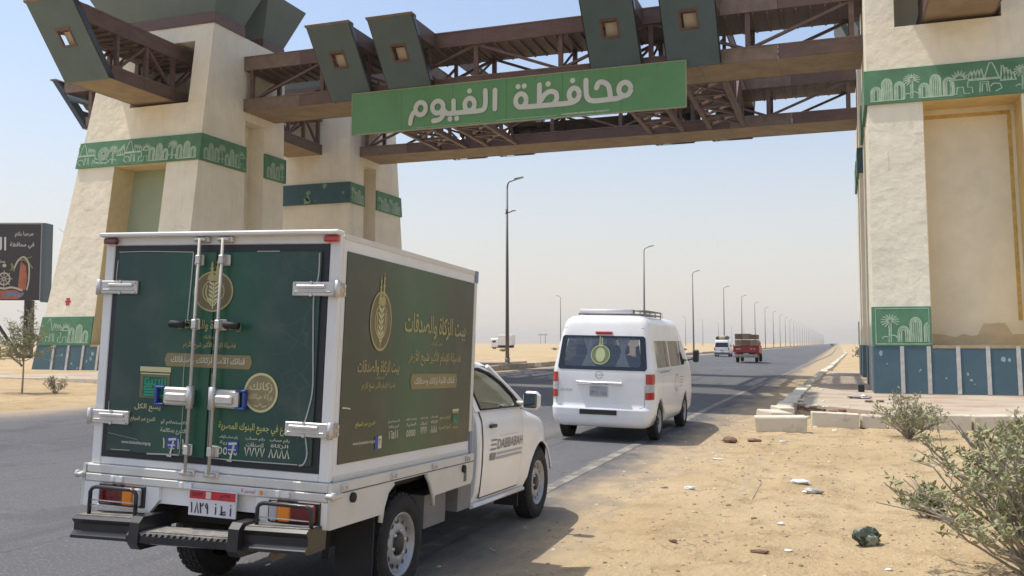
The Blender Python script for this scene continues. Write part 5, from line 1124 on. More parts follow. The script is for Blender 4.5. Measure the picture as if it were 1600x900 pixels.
# ------------------------------------------------------------------ passenger van
def van(label, loc, rz=0.0, roll=0.0, sc=(1, 1, 1), detail=True, paint=WHITEP, name='passenger_van', cat='van', group=None, dark_bumper=False):
    V = empty(name, loc, label, cat, group, rz); XF = Matrix.Rotation(roll, 4, 'Y') @ Matrix.Diagonal((*sc, 1))
    def vp(mb, nm, m, parent=V, fixn=True): return mb.build(nm, m, parent, XF, fixn)
    HWT = [(.27, .80), (.32, .875), (.42, .915), (.62, .935), (1.2, .94), (1.34, .93), (1.40, .915), (1.90, .835), (2.05, .805), (2.16, .775), (2.22, .735), (2.265, .68), (2.295, .58), (2.305, .3)]
    Y0T = [(.27, .10), (.32, .0), (.42, -.03), (.60, -.03), (.63, .025), (1.25, .04), (1.36, .06), (1.93, .165), (2.05, .20), (2.16, .24), (2.22, .28), (2.265, .34), (2.295, .48), (2.305, .9)]
    Y1T = [(.27, 5.0), (.42, 5.18), (.8, 5.16), (1.15, 5.02), (1.36, 4.78), (1.90, 4.22), (2.05, 4.05), (2.16, 3.9), (2.23, 3.7), (2.275, 3.4), (2.295, 3.1), (2.30, 2.6)]
    zs = [.27, .32, .37, .42, .50, .58, .60, .63, .70, .80, .95, 1.1, 1.25, 1.29, 1.34, 1.45, 1.6, 1.75, 1.84, 1.90, 2.02, 2.11, 2.16, 2.19, 2.22, 2.245, 2.265, 2.282, 2.295, 2.305]
    fx = [0, .2, .4, .6, .8, .93, 1.0]; arcn = 4
    ysd = [.50, .55, .58, .62, .68, .75, .82, .90, .98, 1.05, 1.12, 1.18, 1.22, 1.25, 1.5, 1.86, 1.94, 2.3, 2.8, 3.10]
    ysd2 = [3.14, 3.17, 3.20, 3.26, 3.33, 3.40] ; frs = [.0, .1, .2, .3, .4, .5, .6, .75, .88, 1.0]
    WA, WB, WR = .90, 3.85, .40
    def ring_(z):
        hw, y0, y1 = interp(HWT, z), interp(Y0T, z), interp(Y1T, z); rr = min(.14, hw * .5); rf = min(.38, hw * .6); P = []
        for f in fx: P.append((f * (hw - rr), y0 + .03 * f * f))
        for i in range(1, arcn + 1):
            a = pi / 2 * i / (arcn + 1); P.append((hw - rr + rr * sin(a), y0 + .03 + (rr) * (1 - cos(a))))
        lo = y0 + .03 + rr; ya = [lo + (.50 - lo) * .5 if lo < .5 else None]
        for y in ysd + ysd2: P.append((hw, max(y, lo) if z < 2.2 else lo + (y - .5) / 2.9 * (3.40 - lo) if lo < 3.4 else y))
        e = y1 - rf
        for f in frs[1:]: P.append((hw - .02 * f, 3.40 + (e - 3.40) * f if e > 3.4 else e + .0 * f))
        for i in range(1, arcn + 1):
            a = pi / 2 * i / (arcn + 1); P.append((hw - .02 - rf + rf * cos(a), e + rf * sin(a)))
        for f in (.8, .4, 0): P.append((f * (hw - .02 - rf), y1 + .04 * (1 - f)))
        return P
    half = None; verts = []
    def archz(y, z):
        for c in (WA, WB):
            d = abs(y - c)
            if d < WR: z = max(z, min(.36 + sqrt(WR * WR - d * d), .80))
        return z
    for z in zs:
        P = ring_(z); n = len(P); half = n
        full = [(x, y, archz(y, z) if (x > .5 and z < .80) else z) for x, y in P] + [(-x, y, archz(y, z) if (x > .5 and z < .80) else z) for x, y in P[::-1][1:-1]]
        verts += full; M = len(full)
    s0 = len(fx) + arcn; iR = len(fx) - 1
    iy = {y: s0 + k for k, y in enumerate(ysd + ysd2)}; iF = s0 + len(ysd) + len(ysd2) - 1
    wins = {}
    def cell(i, z0, z1):
        zc = (z0 + z1) / 2; k = i if i < half - 1 else M - 1 - i
        if 1.34 <= zc <= 1.90:
            if k < 5: return 'rear_glass'
            if zc < 1.84:
                if iy[.55] <= k < iy[1.86]: return 'side_window' + ('_a' if i < half - 1 else '_b')
                if iy[1.94] <= k < iy[3.14]: return 'side_window' + ('_c' if i < half - 1 else '_d')
                if iF - 3 <= k < iF + 7: return 'side_window' + ('_e' if i < half - 1 else '_f')
                if k >= iF + 11: return 'windscreen'
        return None
    body = B(); body.v = verts
    for j in range(len(zs) - 1):
        for i in range(M):
            q = (j * M + i, j * M + (i + 1) % M, (j + 1) * M + (i + 1) % M, (j + 1) * M + i); c = cell(i, zs[j], zs[j + 1])
            if c: wins.setdefault(c, []).append(q)
            else: body.f.append(q); body.sm.append(True)
    body.f.append(tuple(range((len(zs) - 1) * M, len(zs) * M))); body.sm.append(True)
    BD = vp(body, 'body', paint)
    for c, fs in wins.items():
        g_ = B(); g_.v = verts; g_.f = fs; g_.sm = [True] * len(fs)
        mb = B(); used = sorted({i for f in fs for i in f}); mp = {u: k for k, u in enumerate(used)}; mb.v = [verts[u] for u in used]; mb.f = [tuple(mp[i] for i in f) for f in fs]; mb.sm = [True] * len(fs)
        vp(mb, c[:-2] if c.startswith('side') else c, (GLASS_V if detail else FRIT) if c == 'rear_glass' else (GLASS_S if detail else FRIT), BD)
    ry = lambda x, z: interp(Y0T, z) + .03 * (x / (interp(HWT, z) - .14)) ** 2
    # black border of the rear glass, rounded
    def rr_(hw0, hw1, z0, z1, r, n=5):
        P = []
        for cx, cz, a0, hw in ((1, z0 + r, -pi / 2, hw0), (1, z1 - r, 0, hw1), (-1, z1 - r, pi / 2, hw1), (-1, z0 + r, pi, hw0)):
            for i in range(n + 1):
                a = a0 + pi / 2 * i / n; P.append((cx * (hw - r) + r * cos(a), cz + r * sin(a)))
        return P
    po, pi_ = rr_(.825, .775, 1.295, 1.915, .06), rr_(.71, .675, 1.36, 1.875, .05)
    def dens(P): 
        Q = []
        for i in range(len(P)):
            a, b_ = P[i], P[(i + 1) % len(P)]; k = 6 if hypot(b_[0] - a[0], b_[1] - a[1]) > .25 else 1
            for t in range(k): Q.append((a[0] + (b_[0] - a[0]) * t / k, a[1] + (b_[1] - a[1]) * t / k))
        return Q
    po, pi2 = dens(po), dens(pi_); n = min(len(po), len(pi2))
    mb = B(); mb.add([(x, ry(x, z) - .008, z) for x, z in po[:n]] + [(x, ry(x, z) - .008, z) for x, z in pi2[:n]], [(i, (i + 1) % n, n + (i + 1) % n, n + i) for i in range(n)]); vp(mb, 'rear_glass_border', FRIT, BD, False)
    mb = B(); mb.box(-.82, .82, .25, 4.7, .3, .62); mb.box(-.80, .80, .3, 4.5, .62, .66); vp(mb, 'floor', UNDER)
    for y in (WA, WB):
        for s in (1, -1): wheel(V, (s * .83, y, .338), .338, .20, s, xf=XF if sc != (1, 1, 1) else Matrix.Identity(4), hub=detail, rimr=.66)
    for s in (1, -1):
        mb = B(); hw = .93; mb.tube([(s * .915, WA - WR * cos(t * pi / 10), .36 + WR * sin(t * pi / 10)) for t in range(1, 10)], .014, 6); mb.tube([(s * .905, WB - WR * cos(t * pi / 10), .36 + WR * sin(t * pi / 10)) for t in range(1, 10)], .014, 6); vp(mb, 'arch_edge', paint, BD)
        mb = B(); mb.box(*sorted((s * .62, s * .64)), WA - .4, WA + .4, .3, .78); mb.box(*sorted((s * .62, s * .64)), WB - .4, WB + .4, .3, .78); vp(mb, 'inner_wing', BLACKP, BD)
        k = B(); k.tube([(s * .88, 4.42, 1.42), (s * 1.02, 4.46, 1.47)], .02, 6); k.bbox(*sorted((s * .99, s * 1.12)), 4.40, 4.50, 1.38, 1.66, .03); vp(k, 'wing_mirror', BLACKP)
        if not detail:
            k = B(); k.bbox(*sorted((s * .80, s * .925)), -.01, .14, .85, 1.25, .02); vp(k, 'tail_lamp', REDL)
    if dark_bumper:
        mb = B(); mb.bbox(-.92, .92, -.07, .15, .36, .62, .03); vp(mb, 'rear_bumper', mat('grey_bumper', (.10, .10, .11), .6))
        mb = B(); mb.bbox(-.2, .2, -.04, .03, .84, .98, .01); vp(mb, 'number_plate', GREYT2)
    return V, vp, BD, ry, HWT, Y0T
V, vp, BD, ry, HWT, Y0T = van('large white high-roof van with curtains and round emblem in its rear window', (-4.09, 16.22, .07), 0.0, radians(1.3))
# tail lamps wrapped round the corners
for s in (1, -1):
    segs = ((1.06, 1.24, REDL), (.99, 1.055, CLEARL), (.92, .985, CLEARL), (.79, .915, REDL)); L0 = None
    for i, (z0, z1, m) in enumerate(segs):
        mb = B(); pts = []
        def rowp(z):
            hw = interp(HWT, z); y0 = interp(Y0T, z); o_ = .008
            return [(s * (hw - .125), y0 + .022 - o_, z), (s * (hw - .07), y0 + .035 - o_, z), (s * (hw - .025 + o_ * .7), y0 + .075 - o_ * .7, z), (s * (hw + o_), y0 + .14, z), (s * (hw + o_), y0 + .20, z)]
        a, b_ = rowp(z0), rowp(z1); mb.add(a + b_, [(k, k + 1, 6 + k - 0, 5 + k) for k in range(4)]); o = vp(mb, 'tail_lamp' if L0 is None else 'lens', m, V if L0 is None else L0)
        if L0 is None: L0 = o
mb = B(); mb.bbox(-.14, .17, .12, .21, 1.945, 1.995, .012); vp(mb, 'brake_light', REDL)
mb = B(); mb.bbox(-.46, .40, -.005, .045, 1.035, 1.085, .014); mb.bbox(-.46, -.40, -.015, .045, 1.04, 1.09, .008); vp(mb, 'chrome_handle', CHROME)
FV = ((0, .028, 0), (1, 0, 0), (0, 0, 1), (0, -1, 0))
mb = B(); ring(mb, FV, (-.035, 1.205), .055, .072, .006, 24); rect(mb, FV, -.115, .045, 1.196, 1.214, .008); vp(mb, 'emblem', CHROME, BD, False)
mb = B(); mb.bbox(-.20, .125, .005, .025, .825, 1.005, .003); n_ = vp(mb, 'number_plate', mat('van_plate', (.40, .40, .41), .5))
mb = B(); FVP = ((0, .005, 0), (1, 0, 0), (0, 0, 1), (0, -1, 0)); digits(mb, FVP, '7271', -.19, .85, .15, .07, .011, .002); digits(mb, FVP, 'ata', .0, .85, .11, .07, .011, .002); text(mb, FVP, 'مصر EGYPT', -.04, .97, .24, .035, .002); vp(mb, 'plate_characters', GREYT, n_, False)
mb = B(); text(mb, ((0, .022, 0), (1, 0, 0), (0, 0, 1), (0, -1, 0)), 'URVAN', -.66, .92, .26, .055, .006, .02); vp(mb, 'model_name', CHROME, BD, False)
mb = B(); mb.box(-.37, .31, -.045, -.02, .498, .585); vp(mb, 'bumper_slot', BLACKP, BD)
mb = B(); [stroke(mb, ((0, 0, 0), (1, 0, 0), (0, 0, 1), (0, -1, 0)), q, .008, f=lambda a, c: Vector((a, ry(a, c) - .003, c)), caps=False) for q in ([(-.82, 1.30), (-.835, .9), (-.83, .66), (-.79, .635), (.75, .635), (.79, .66), (.80, .9), (.79, 1.30)], [(-.78, 2.02), (-.76, 2.06), (.74, 2.06), (.76, 2.02)])]; vp(mb, 'hatch_gap', mat('shut_line_grey', (.25, .25, .25), .9), BD, False)
# curtains, emblem sticker, seats, roof rack, side marks
def curtain(x, z0=1.31, z1=1.90, y=.155):
    mb = B(); n = 18; V_ = []
    for j in range(13):
        t = j / 12; w = .035 + (.10 * ((t - .5) / .5) ** 1.3 if t > .5 else .125 * ((.5 - t) / .5) ** 1.2)
        for i in range(n): a = i / (n - 1); V_.append((x + (a - .5) * 2 * w, y + .018 * sin(a * 22) * (w / .15) + .10 * t - .0, z0 + (z1 - z0) * t))
    mb.add(V_, [(j * n + i, j * n + i + 1, (j + 1) * n + i + 1, (j + 1) * n + i) for j in range(12) for i in range(n - 1)], True); return vp(mb, 'curtain', FABRIC, V, False)
curtain(-.27); curtain(.36)
mb = B(); F3_ = ((0, .0, 0), (1, 0, 0), (0, 0, 1), (0, -1, 0)); fE = lambda a, c: Vector((a, ry(a, c) - .010, c)); fE2 = lambda a, c: Vector((a, ry(a, c) - .013, c))
disc(mb, F3_, (-.03, 1.57), .18, n=32, f=fE); vp(mb, 'window_emblem', mat('sticker_olive', (.20, .22, .11), .5), BD, False)
mb = B(); disc(mb, F3_, (-.03, 1.57), .09, n=20, f=fE2, ry=.13); stroke(mb, None, [(-.05, 1.72), (-.05, 1.90)], .025, f=fE2, caps=False); stroke(mb, None, [(-.01, 1.72), (-.01, 1.88)], .025, f=fE2, caps=False)
for k in range(20):
    a, a2 = 2 * pi * k / 20, 2 * pi * (k + 1) / 20; stroke(mb, None, [(-.03 + .17 * cos(a), 1.57 + .17 * sin(a)), (-.03 + .17 * cos(a2), 1.57 + .17 * sin(a2))], .014, f=fE2, caps=False)
vp(mb, 'emblem_mark', mat('sticker_pale', (.50, .55, .28), .5), BD, False)
for y in (.9, 1.8, 2.7):
    for x in (-.62, -.2, .55):
        mb = B(); mb.bbox(x - .2, x + .2, y, y + .14, .66, 1.52, .05); mb.bbox(x - .12, x + .12, y + .02, y + .12, 1.53, 1.74, .04); mb.bbox(x - .2, x + .2, y, y + .5, .7, 1.0, .05); vp(mb, 'seat', SEATM)
mb = B(); mb.box(-.78, .78, .30, .62, .66, 1.42); vp(mb, 'parcel_shelf', mat('brown_trim', (.09, .055, .045), .9))
mb = B()
for x in (-.88,): pass
for s in (1,):
    for (y0, y1) in ((.62, 1.1), (1.15, 1.8), (2.0, 2.6), (2.62, 3.1)):
        n = 16; V_ = []
        for j in range(6):
            t = j / 5
            for i in range(n): a = i / (n - 1); V_.append((s * (interp(HWT, 1.33 + .52 * t) - .06 - .012 * cos(a * 30)), y0 + (y1 - y0) * a, 1.33 + .52 * t))
        mb.add(V_, [(j * n + i, j * n + i + 1, (j + 1) * n + i + 1, (j + 1) * n + i) for j in range(5) for i in range(n - 1)], True)
vp(mb, 'side_curtains', mat('beige_curtain', (.52, .52, .48), .9), V, False)
RK = B(); RK.tube([(-.60, .75, 2.375), (.42, .75, 2.375)], .048, 10); rk_ = vp(RK, 'roof_rack', mat('rack_white', (.60, .60, .60), .5))
mb = B(); 
for y in (.75, 1.25, 1.75, 2.25): mb.tube([(-.62, y, 2.325), (.66, y, 2.325)], .014, 6)
for x in (-.62, .44, .55, .66): mb.tube([(x, .72, 2.325), (x, 2.3, 2.325)], .014, 6)
for x in (.44, .66): mb.tube([(x, .72, 2.395), (x, 2.3, 2.395)], .013, 6)
for y in (.75, 1.0, 1.25, 1.5, 1.75, 2.0, 2.25): mb.tube([(.44, y, 2.395), (.66, y, 2.395)], .011, 6)
for x in (-.62, -.45, -.2, .05, .3, .44, .55, .66):
    for y in (.75, 2.25): mb.tube([(x, y, 2.27), (x, y, 2.395 if x > .4 else 2.335)], .012, 6)
vp(mb, 'rack_bars', mat('rack_grey', (.20, .19, .17), .6), rk_)
mb = B()
for q in ([(2.03, .45), (2.03, 1.30), (2.0, 1.92)], [(3.2, .60), (3.28, 1.30), (3.25, 1.92)], [(.55, 1.28), (2.0, 1.28)], [(3.3, .5), (4.35, .55), (4.4, 1.3)]):
    stroke(mb, None, q, .008, f=lambda a, c: Vector((interp(HWT, c) + .003, a, c)), caps=False)
vp(mb, 'side_gaps', mat('shut_line_grey', (.25, .25, .25)), BD, False)
mb = B(); mb.bbox(.935, .945, .8, 1.75, 1.245, 1.262, .003); fS_ = lambda a, c: Vector((interp(HWT, c) + .004, a, c))
vp(mb, 'slide_rail', GREYT, BD)
mb = B()
for k in range(24):
    a, a2 = 2 * pi * k / 24, 2 * pi * (k + 1) / 24; stroke(mb, None, [(2.62 + .17 * cos(a), 1.0 + .17 * sin(a)), (2.62 + .17 * cos(a2), 1.0 + .17 * sin(a2))], .028, f=fS_, caps=False)
for i in range(4): stroke(mb, None, [(3.0 + .08 * (i % 2), 1.10 - .06 * i), (3.5 - .05 * i, 1.10 - .06 * i)], .022, f=fS_, caps=False)
vp(mb, 'side_emblem', mat('faded_gold', (.42, .38, .27), .6), BD, False)
# far traffic
MV, mvp, MBD, _, _, _ = van('small white minibus with luggage on its roof, left of the red pickup', (-12.85, 109.0, .26), radians(1.0), 0, (.93, .9, .86), False, name='minibus', cat='minibus', dark_bumper=True)
for i, (x, y, s, m, lb) in enumerate(((-.45, .9, .30, mat('dark_bundle', (.06, .06, .05), .9), 'dark bundle on the left of the minibus roof'), (-.02, .8, .36, mat('cream_sack', (.50, .45, .32), .9), 'cream sack in the middle of the minibus roof load'), (.38, 1.1, .32, mat('olive_bundle', (.16, .16, .09), .9), 'olive bundle on the right of the minibus roof'))):
    mb = B(); mb.bbox(-s, s, -.5, .8, 0, .42, .12); mb.v = [(a + random.uniform(-.04, .04), b_ + random.uniform(-.05, .05), c * random.uniform(.9, 1.15)) for a, b_, c in mb.v]; o = mb.build('luggage_bundle', m); o.location = (-12.85 + x, 109 + y, .26 + 1.97); tag(o, lb, 'luggage', 'luggage on the minibus roof')
RTK = empty('red_pickup', (-7.45, 80.5, .2), 'red pickup truck loaded high with brown crates, far ahead on the road', 'pickup truck')
def rp(nm, m, *bx, b_=.03, parent=RTK):
    mb = B(); mb.bbox(*bx, b_); return mb.build(nm, m, parent)
REDT = mat('faded_red_paint', (.36, .03, .035), .45, var=.25, vscale=3)
bd_ = rp('bed', REDT, -1.05, 1.05, 0, 3.2, .85, 1.42); rp('tailgate', REDT, -1.07, 1.07, -.05, .0, .86, 1.44, b_=.012); rp('rear_bumper', mat('dusty_grey_bumper', (.30, .26, .22), .7, var=.3), -.95, .95, -.15, .05, .42, .66)
rp('tail_panel', mat('dark_tail', (.06, .03, .03), .7), -.9, .9, -.02, .1, .66, .86); rp('number_plate', GREYT2, -.22, .22, -.05, -.03, .68, .80, b_=.005)
rp('cab', REDT, -.85, .85, 3.3, 4.9, .6, 1.85, b_=.12); rp('rear_window', FRIT, -.6, .6, 3.27, 3.31, 1.42, 1.75, b_=.01); rp('hood', REDT, -.83, .83, 4.7, 5.9, .55, 1.2, b_=.1)
mb = B(); 
for x0, x1 in ((-.85, -.45), (.35, .5), (.6, .75)): mb.box(x0, x1, -.062, -.055, 1.1, 1.2)
mb.build('tailgate_marking', mat('pink_marking', (.6, .4, .38), .6), RTK)
for x in (-.85, .85): rp('tail_lamp', REDL, x - .12, x + .12, -.04, 0, .68, .84, b_=.01)
for x in (-.8, .8):
    for y in (.9, 4.9): wheel(RTK, (x, y, .36), .36, .24, 1 if x > 0 else -1, hub=False)
CRM = mat('brown_crate', (.24, .17, .11), .85, var=.3, vscale=4); CRM2 = mat('pale_brown_crate', (.33, .25, .17), .85, var=.3, vscale=4)
def crate(loc, sz, m, lb):
    r = empty('crate', loc, lb, 'crate', 'crates stacked on the red pickup'); x, y, z = sz
    mb = B(); mb.box(-x / 2 + .02, x / 2 - .02, -y / 2 + .02, y / 2 - .02, .02, z - .03); mb.build('crate_box', m, r)
    for k in range(4): zz = .02 + k * z / 4; mb = B(); mb.box(-x / 2, x / 2, -y / 2, -y / 2 + .02, zz, zz + z / 4 - .03); mb.box(x / 2 - .02, x / 2, -y / 2 + .021, y / 2, zz, zz + z / 4 - .03); mb.build('slat', m, r)
for ix, x in enumerate((-.62, 0.0, .62)):
    for iz in range(2):
        for iy_, y in enumerate((.45, 1.6)):
            pos = ('left', 'middle', 'right')[ix] + (' column, lower row' if iz == 0 else ' column, upper row') + (', at the tailgate' if iy_ == 0 else ', towards the cab')
            hgt = .50 if (ix < 2 or iz == 0) else .42
            crate((-7.45 + x, 80.5 + y, .2 + 1.43 + iz * .52), (.60, 1.1, hgt), CRM if (ix + iz) % 2 else CRM2, 'brown slatted crate on the red pickup, ' + pos)
def car(label, loc, rz, paint, name='parked_car', sc=1.0):
    r = empty(name, loc, label, 'car', None, rz); mb = B()
    prof = [(0, .35), (0, .85), (.15, .95), (.7, 1.0), (1.1, 1.38), (2.3, 1.42), (3.1, 1.0), (4.1, .85), (4.2, .4)]
    for (w, P) in ((.85, prof),):
        mb.poly([(-w, y, z) for y, z in P], (2 * w, 0, 0))
    mb.build('body', paint, r)
    mb = B(); mb.poly([(-.70, .72, 1.02), (-.62, 1.06, 1.35), (.62, 1.06, 1.35), (.70, .72, 1.02)]); mb.v = [(x, y - .03, z + .02) for x, y, z in mb.v]; mb.build('rear_window', FRIT, r, fixn=False)
    for x in (-.78, .78):
        for y in (.75, 3.4): wheel(r, (x, y, .31), .31, .2, 1 if x > 0 else -1, hub=False)
    for x in (-.68, .68): mb = B(); mb.bbox(x - .14, x + .14, -.02, .02, .7, .84, .01); mb.build('tail_lamp', REDL, r)
car('small dark car beyond the left kerb, far away behind the minibus', (-47.0, 262, .62), 0, mat('dark_car_paint', (.07, .08, .09), .4), 'dark_car')
car('tiny car near the vanishing point of the road', (-3.5, 520, .1), 0, mat('grey_car_paint', (.12, .10, .10), .4), 'distant_car')
WT = empty('box_truck', (-62.3, 171, .6), 'small white box truck far away behind the nearest tall lamp post', 'truck')
for nm, m, bx in (('cargo_box', BOXW, (-1.35, 1.55, 0, 2.2, .8, 2.85)), ('cab', WHITEP, (-2.9, -1.40, .1, 2.0, .45, 2.15)), ('side_window', FRIT, (-2.55, -1.85, .05, .12, 1.35, 1.85)), ('chassis', UNDER, (-2.8, 1.4, .3, 1.9, .3, .8))):
    mb = B(); mb.bbox(*bx, (.05 if nm != 'side_window' else .01)); mb.build(nm, m, WT)
for x in (-2.2, .4):
    mb = B(); mb.lathe([(-.1, .2), (-.1, .36), (.1, .36), (.1, .2)], (x, .25, .36), 'y', 16); mb.build('wheel', TYRE, WT)
# ================================================================== STREET FURNITURE
def lamp_post(arm=1, second=False):
    r = empty('lamp_post', (0, 0, 0), 'x', 'lamp post')
    mb = B(); mb.tube([(0, 0, 0), (0, 0, 3), (0, 0, 11.6)], [.13, .115, .065], 10); mb.tube([(0, 0, 0), (0, 0, .5)], .17, 8); mb.build('pole', LAMPM, r)
    mb = B(); mb.tube([(0, 0, 11.5), (arm * .05, 0, 11.85), (arm * .15, 0, 12.0), (arm * .65, 0, 12.15)], [.06, .05, .045, .04], 8); mb.build('arm', LAMPM, r)
    mb = B(); mb.hex([(arm * .55, -.11, 12.10), (arm * 1.15, -.09, 12.22), (arm * 1.15, .09, 12.22), (arm * .55, .11, 12.10), (arm * .55, -.09, 12.21), (arm * 1.13, -.05, 12.30), (arm * 1.13, .05, 12.30), (arm * .55, .09, 12.21)]); mb.build('lamp_head', mat('lamp_head_grey', (.13, .14, .12), .5), r)
    if second:
        mb = B(); mb.tube([(-.15, 0, 9.95), (.2, 0, 10.0), (.4, 0, 10.08)], .035, 6); mb.tube([(0, -.1, 9.9), (0, -.1, 10.2)], .05, 6); mb.box(.35, .6, -.05, .05, 10.06, 10.11); mb.build('lower_bracket', LAMPM, r)
    return r
ORD = ['nearest tall lamp post, with a small second bracket, just right of the truck', 'second tall lamp post, its head above the roof of the large van', 'third lamp post, rising just right of the large white van', 'fourth lamp post, rising behind the small white minibus',
       'fifth lamp post, rising behind the left side of the crate load', 'sixth lamp post, rising behind the right side of the crate load', 'seventh lamp post, first one right of the red pickup', 'eighth lamp post, second one right of the red pickup']
ya = [56.3, 101, 138, 178, 213, 250] + [287 + 37.5 * i for i in range(32)]
proto = None
for i, y in enumerate(ya):
    if i == 0: o = lamp_post(1, True)
    elif proto is None: proto = lamp_post(1); o = proto
    else: o = copy_tree(proto)
    o.location = (-20.3 - .0035 * max(0, y - 130) * (1 if y < 300 else 0) - (.6 if y >= 300 else 0), y, gz(-20)); o.rotation_euler = (radians(random.uniform(-.4, .4)), radians(random.uniform(-.5, .5)), radians(random.uniform(-4, 4)))
    o['label'] = ORD[i] if i < 8 else 'small far lamp post in the row fading towards the end of the road'; o['group'] = 'lamp posts along the left side of the road'
pb = lamp_post(-1); first = True
for i, y in enumerate([204, 335, 388, 440, 500, 565, 640, 730, 830, 950]):
    o = pb if first else copy_tree(pb); first = False; o.location = (-60.5, y, .6); o.rotation_euler = (0, 0, radians(random.uniform(-5, 5)))
    o['label'] = 'lone far lamp post with arm pointing left, just left of the large van' if i == 0 else 'faint lamp post of the far carriageway between the large van and the minibus'; o['group'] = 'lamp posts of the far carriageway'
# billboard
bx0, by0 = -63.4, 57.3; ang = math.atan2(.33, .943)
BBd = empty('billboard', (bx0, by0, .6), 'dark grey billboard with white Arabic lettering and a painted wheel', 'billboard', None, ang)
mb = B(); mb.box(-9.5, 2.0, 0, .25, 4.75, 11.05); mb.build('board', mat('billboard_charcoal', (.035, .034, .038), .6, var=.2), BBd)
mb = B(); mb.box(2.01, 2.3, -.08, 1.1, 4.6, 11.1); mb.build('side_frame', mat('billboard_side', (.08, .11, .13), .6), BBd)
mb = B(); mb.box(1.92, 2.0, -.1, -.0, 4.7, 11.1); mb.box(-9.5, 1.9, -.08, -.0, 11.0, 11.12); mb.build('frame_edge', mat('pale_frame_edge', (.30, .30, .30), .6), BBd)
for x in (-2.2, .8): mb = B(); mb.box(x - .3, x + .3, .3, .8, -.3, 4.75); mb.build('post', BLACKP, BBd)
mb = B(); mb.bar((-1.2, 3.3, -.2), (-2.2, .8, 3.2), .2, .2); mb.build('stay', BLACKP, BBd)
FBb = ((-.75, -.01, 0), (1, 0, 0), (0, 0, 1), (0, -1, 0)); wh = mat('billboard_white', (.62, .62, .62), .6)
mb = B(); text(mb, FBb, 'مرحبا بكم', 1.25, 10.15, 1.5, .50, .02, .02); text(mb, FBb, 'في محافظة', 1.1, 9.25, 2.0, .55, .02, .03); text(mb, FBb, 'الفيوم', -1.9, 9.1, 3.4, 1.7, .02, .03); text(mb, FBb, 'محافظة الفيوم', -1.2, 7.9, 1.9, .4, .02); mb.build('lettering', wh, BBd, fixn=False)
mb = B(); ring(mb, FBb, (-.3, 6.5), .42, .54, .02, 24); ring(mb, FBb, (-.3, 6.5), .08, .16, .02, 12)
for k in range(8): a = pi * k / 4; stroke(mb, FBb, [(-.3 + .12 * cos(a), 6.5 + .12 * sin(a)), (-.3 + .7 * cos(a), 6.5 + .7 * sin(a))], .06, .02, caps=False)
stroke(mb, FBb, smooth2([(-1.9, 6.6), (-1.5, 6.9), (-1.2, 6.3), (-.9, 5.9), (-.3, 5.7), (.4, 5.8), (1.2, 5.55)]), .16, .02); stroke(mb, FBb, smooth2([(1.6, 5.6), (1.75, 6.5), (1.7, 7.7), (1.3, 8.3), (.8, 8.0), (.55, 7.4)]), .12, .02); disc(mb, FBb, (-.3, 7.6), .16, .02)
mb.build('painted_wheel', mat('billboard_cream', (.50, .46, .38), .6), BBd, fixn=False)
mb = B(); mb.poly([fmap(FBb, *q, .016) for q in ((.85, 5.6), (1.5, 5.6), (1.6, 6.6), (1.45, 7.6), (1.05, 7.9), (.95, 7.0))]); mb.poly([fmap(FBb, *q, .014) for q in ((-2.6, 4.85), (.9, 4.85), (1.4, 5.2), (.6, 5.6), (-1.0, 5.5), (-2.6, 6.2))]); mb.build('painted_figure', mat('billboard_red', (.40, .13, .07), .6, var=.3, vscale=2), BBd, fixn=False)
mb = B(); stroke(mb, FBb, smooth2([(-.2, 5.1), (.3, 5.3), (.9, 5.15), (1.3, 5.3)]), .22, .02); mb.build('painted_fish', mat('billboard_blue', (.10, .22, .42), .6), BBd, fixn=False)
mb = B(); stroke(mb, FBb, smooth2([(.2, 7.2), (.6, 7.6), (1.0, 8.1), (1.6, 7.9), (2.0, 7.4)]), .12, .017); stroke(mb, FBb, [(1.0, 8.0), (1.9, 8.3)], .08, .017); stroke(mb, FBb, [(.5, 7.2), (.3, 7.7)], .2, .015); mb.build('painted_palm', mat('billboard_olive', (.22, .22, .08), .6), BBd, fixn=False)
mb = B(); P0, P1 = Vector((-35.2, 37.0, 9.3)), Vector((-60.9, 59.0, 11.4)); mb.tube([P0.lerp(P1, t / 12) + Vector((0, 0, -1.1 * (1 - (2 * t / 12 - 1) ** 2))) for t in range(13)], .018, 5)
tag(mb.build('cable', LAMPM), 'thin cable sagging from the left gate tower towards the billboard', 'cable')
# transmission poles on the horizon
for i, (x, y) in enumerate(((-438, 1380), (-470, 1480), (-560, 1300))):
    r = empty('transmission_pole', (x, y, .6), ('middle', 'left', 'right')[i] + ' of three faint H-shaped transmission poles on the desert horizon left of the van', 'transmission pole', 'transmission poles on the horizon')
    mb = B(); [mb.tube([(s, 0, 0), (s, 0, 17)], .35, 6) for s in (-4, 4)]; mb.build('pole_pair', LAMPM, r); mb = B(); mb.box(-8, 8, -.3, .3, 14.2, 14.8); mb.build('crossarm', LAMPM, r)
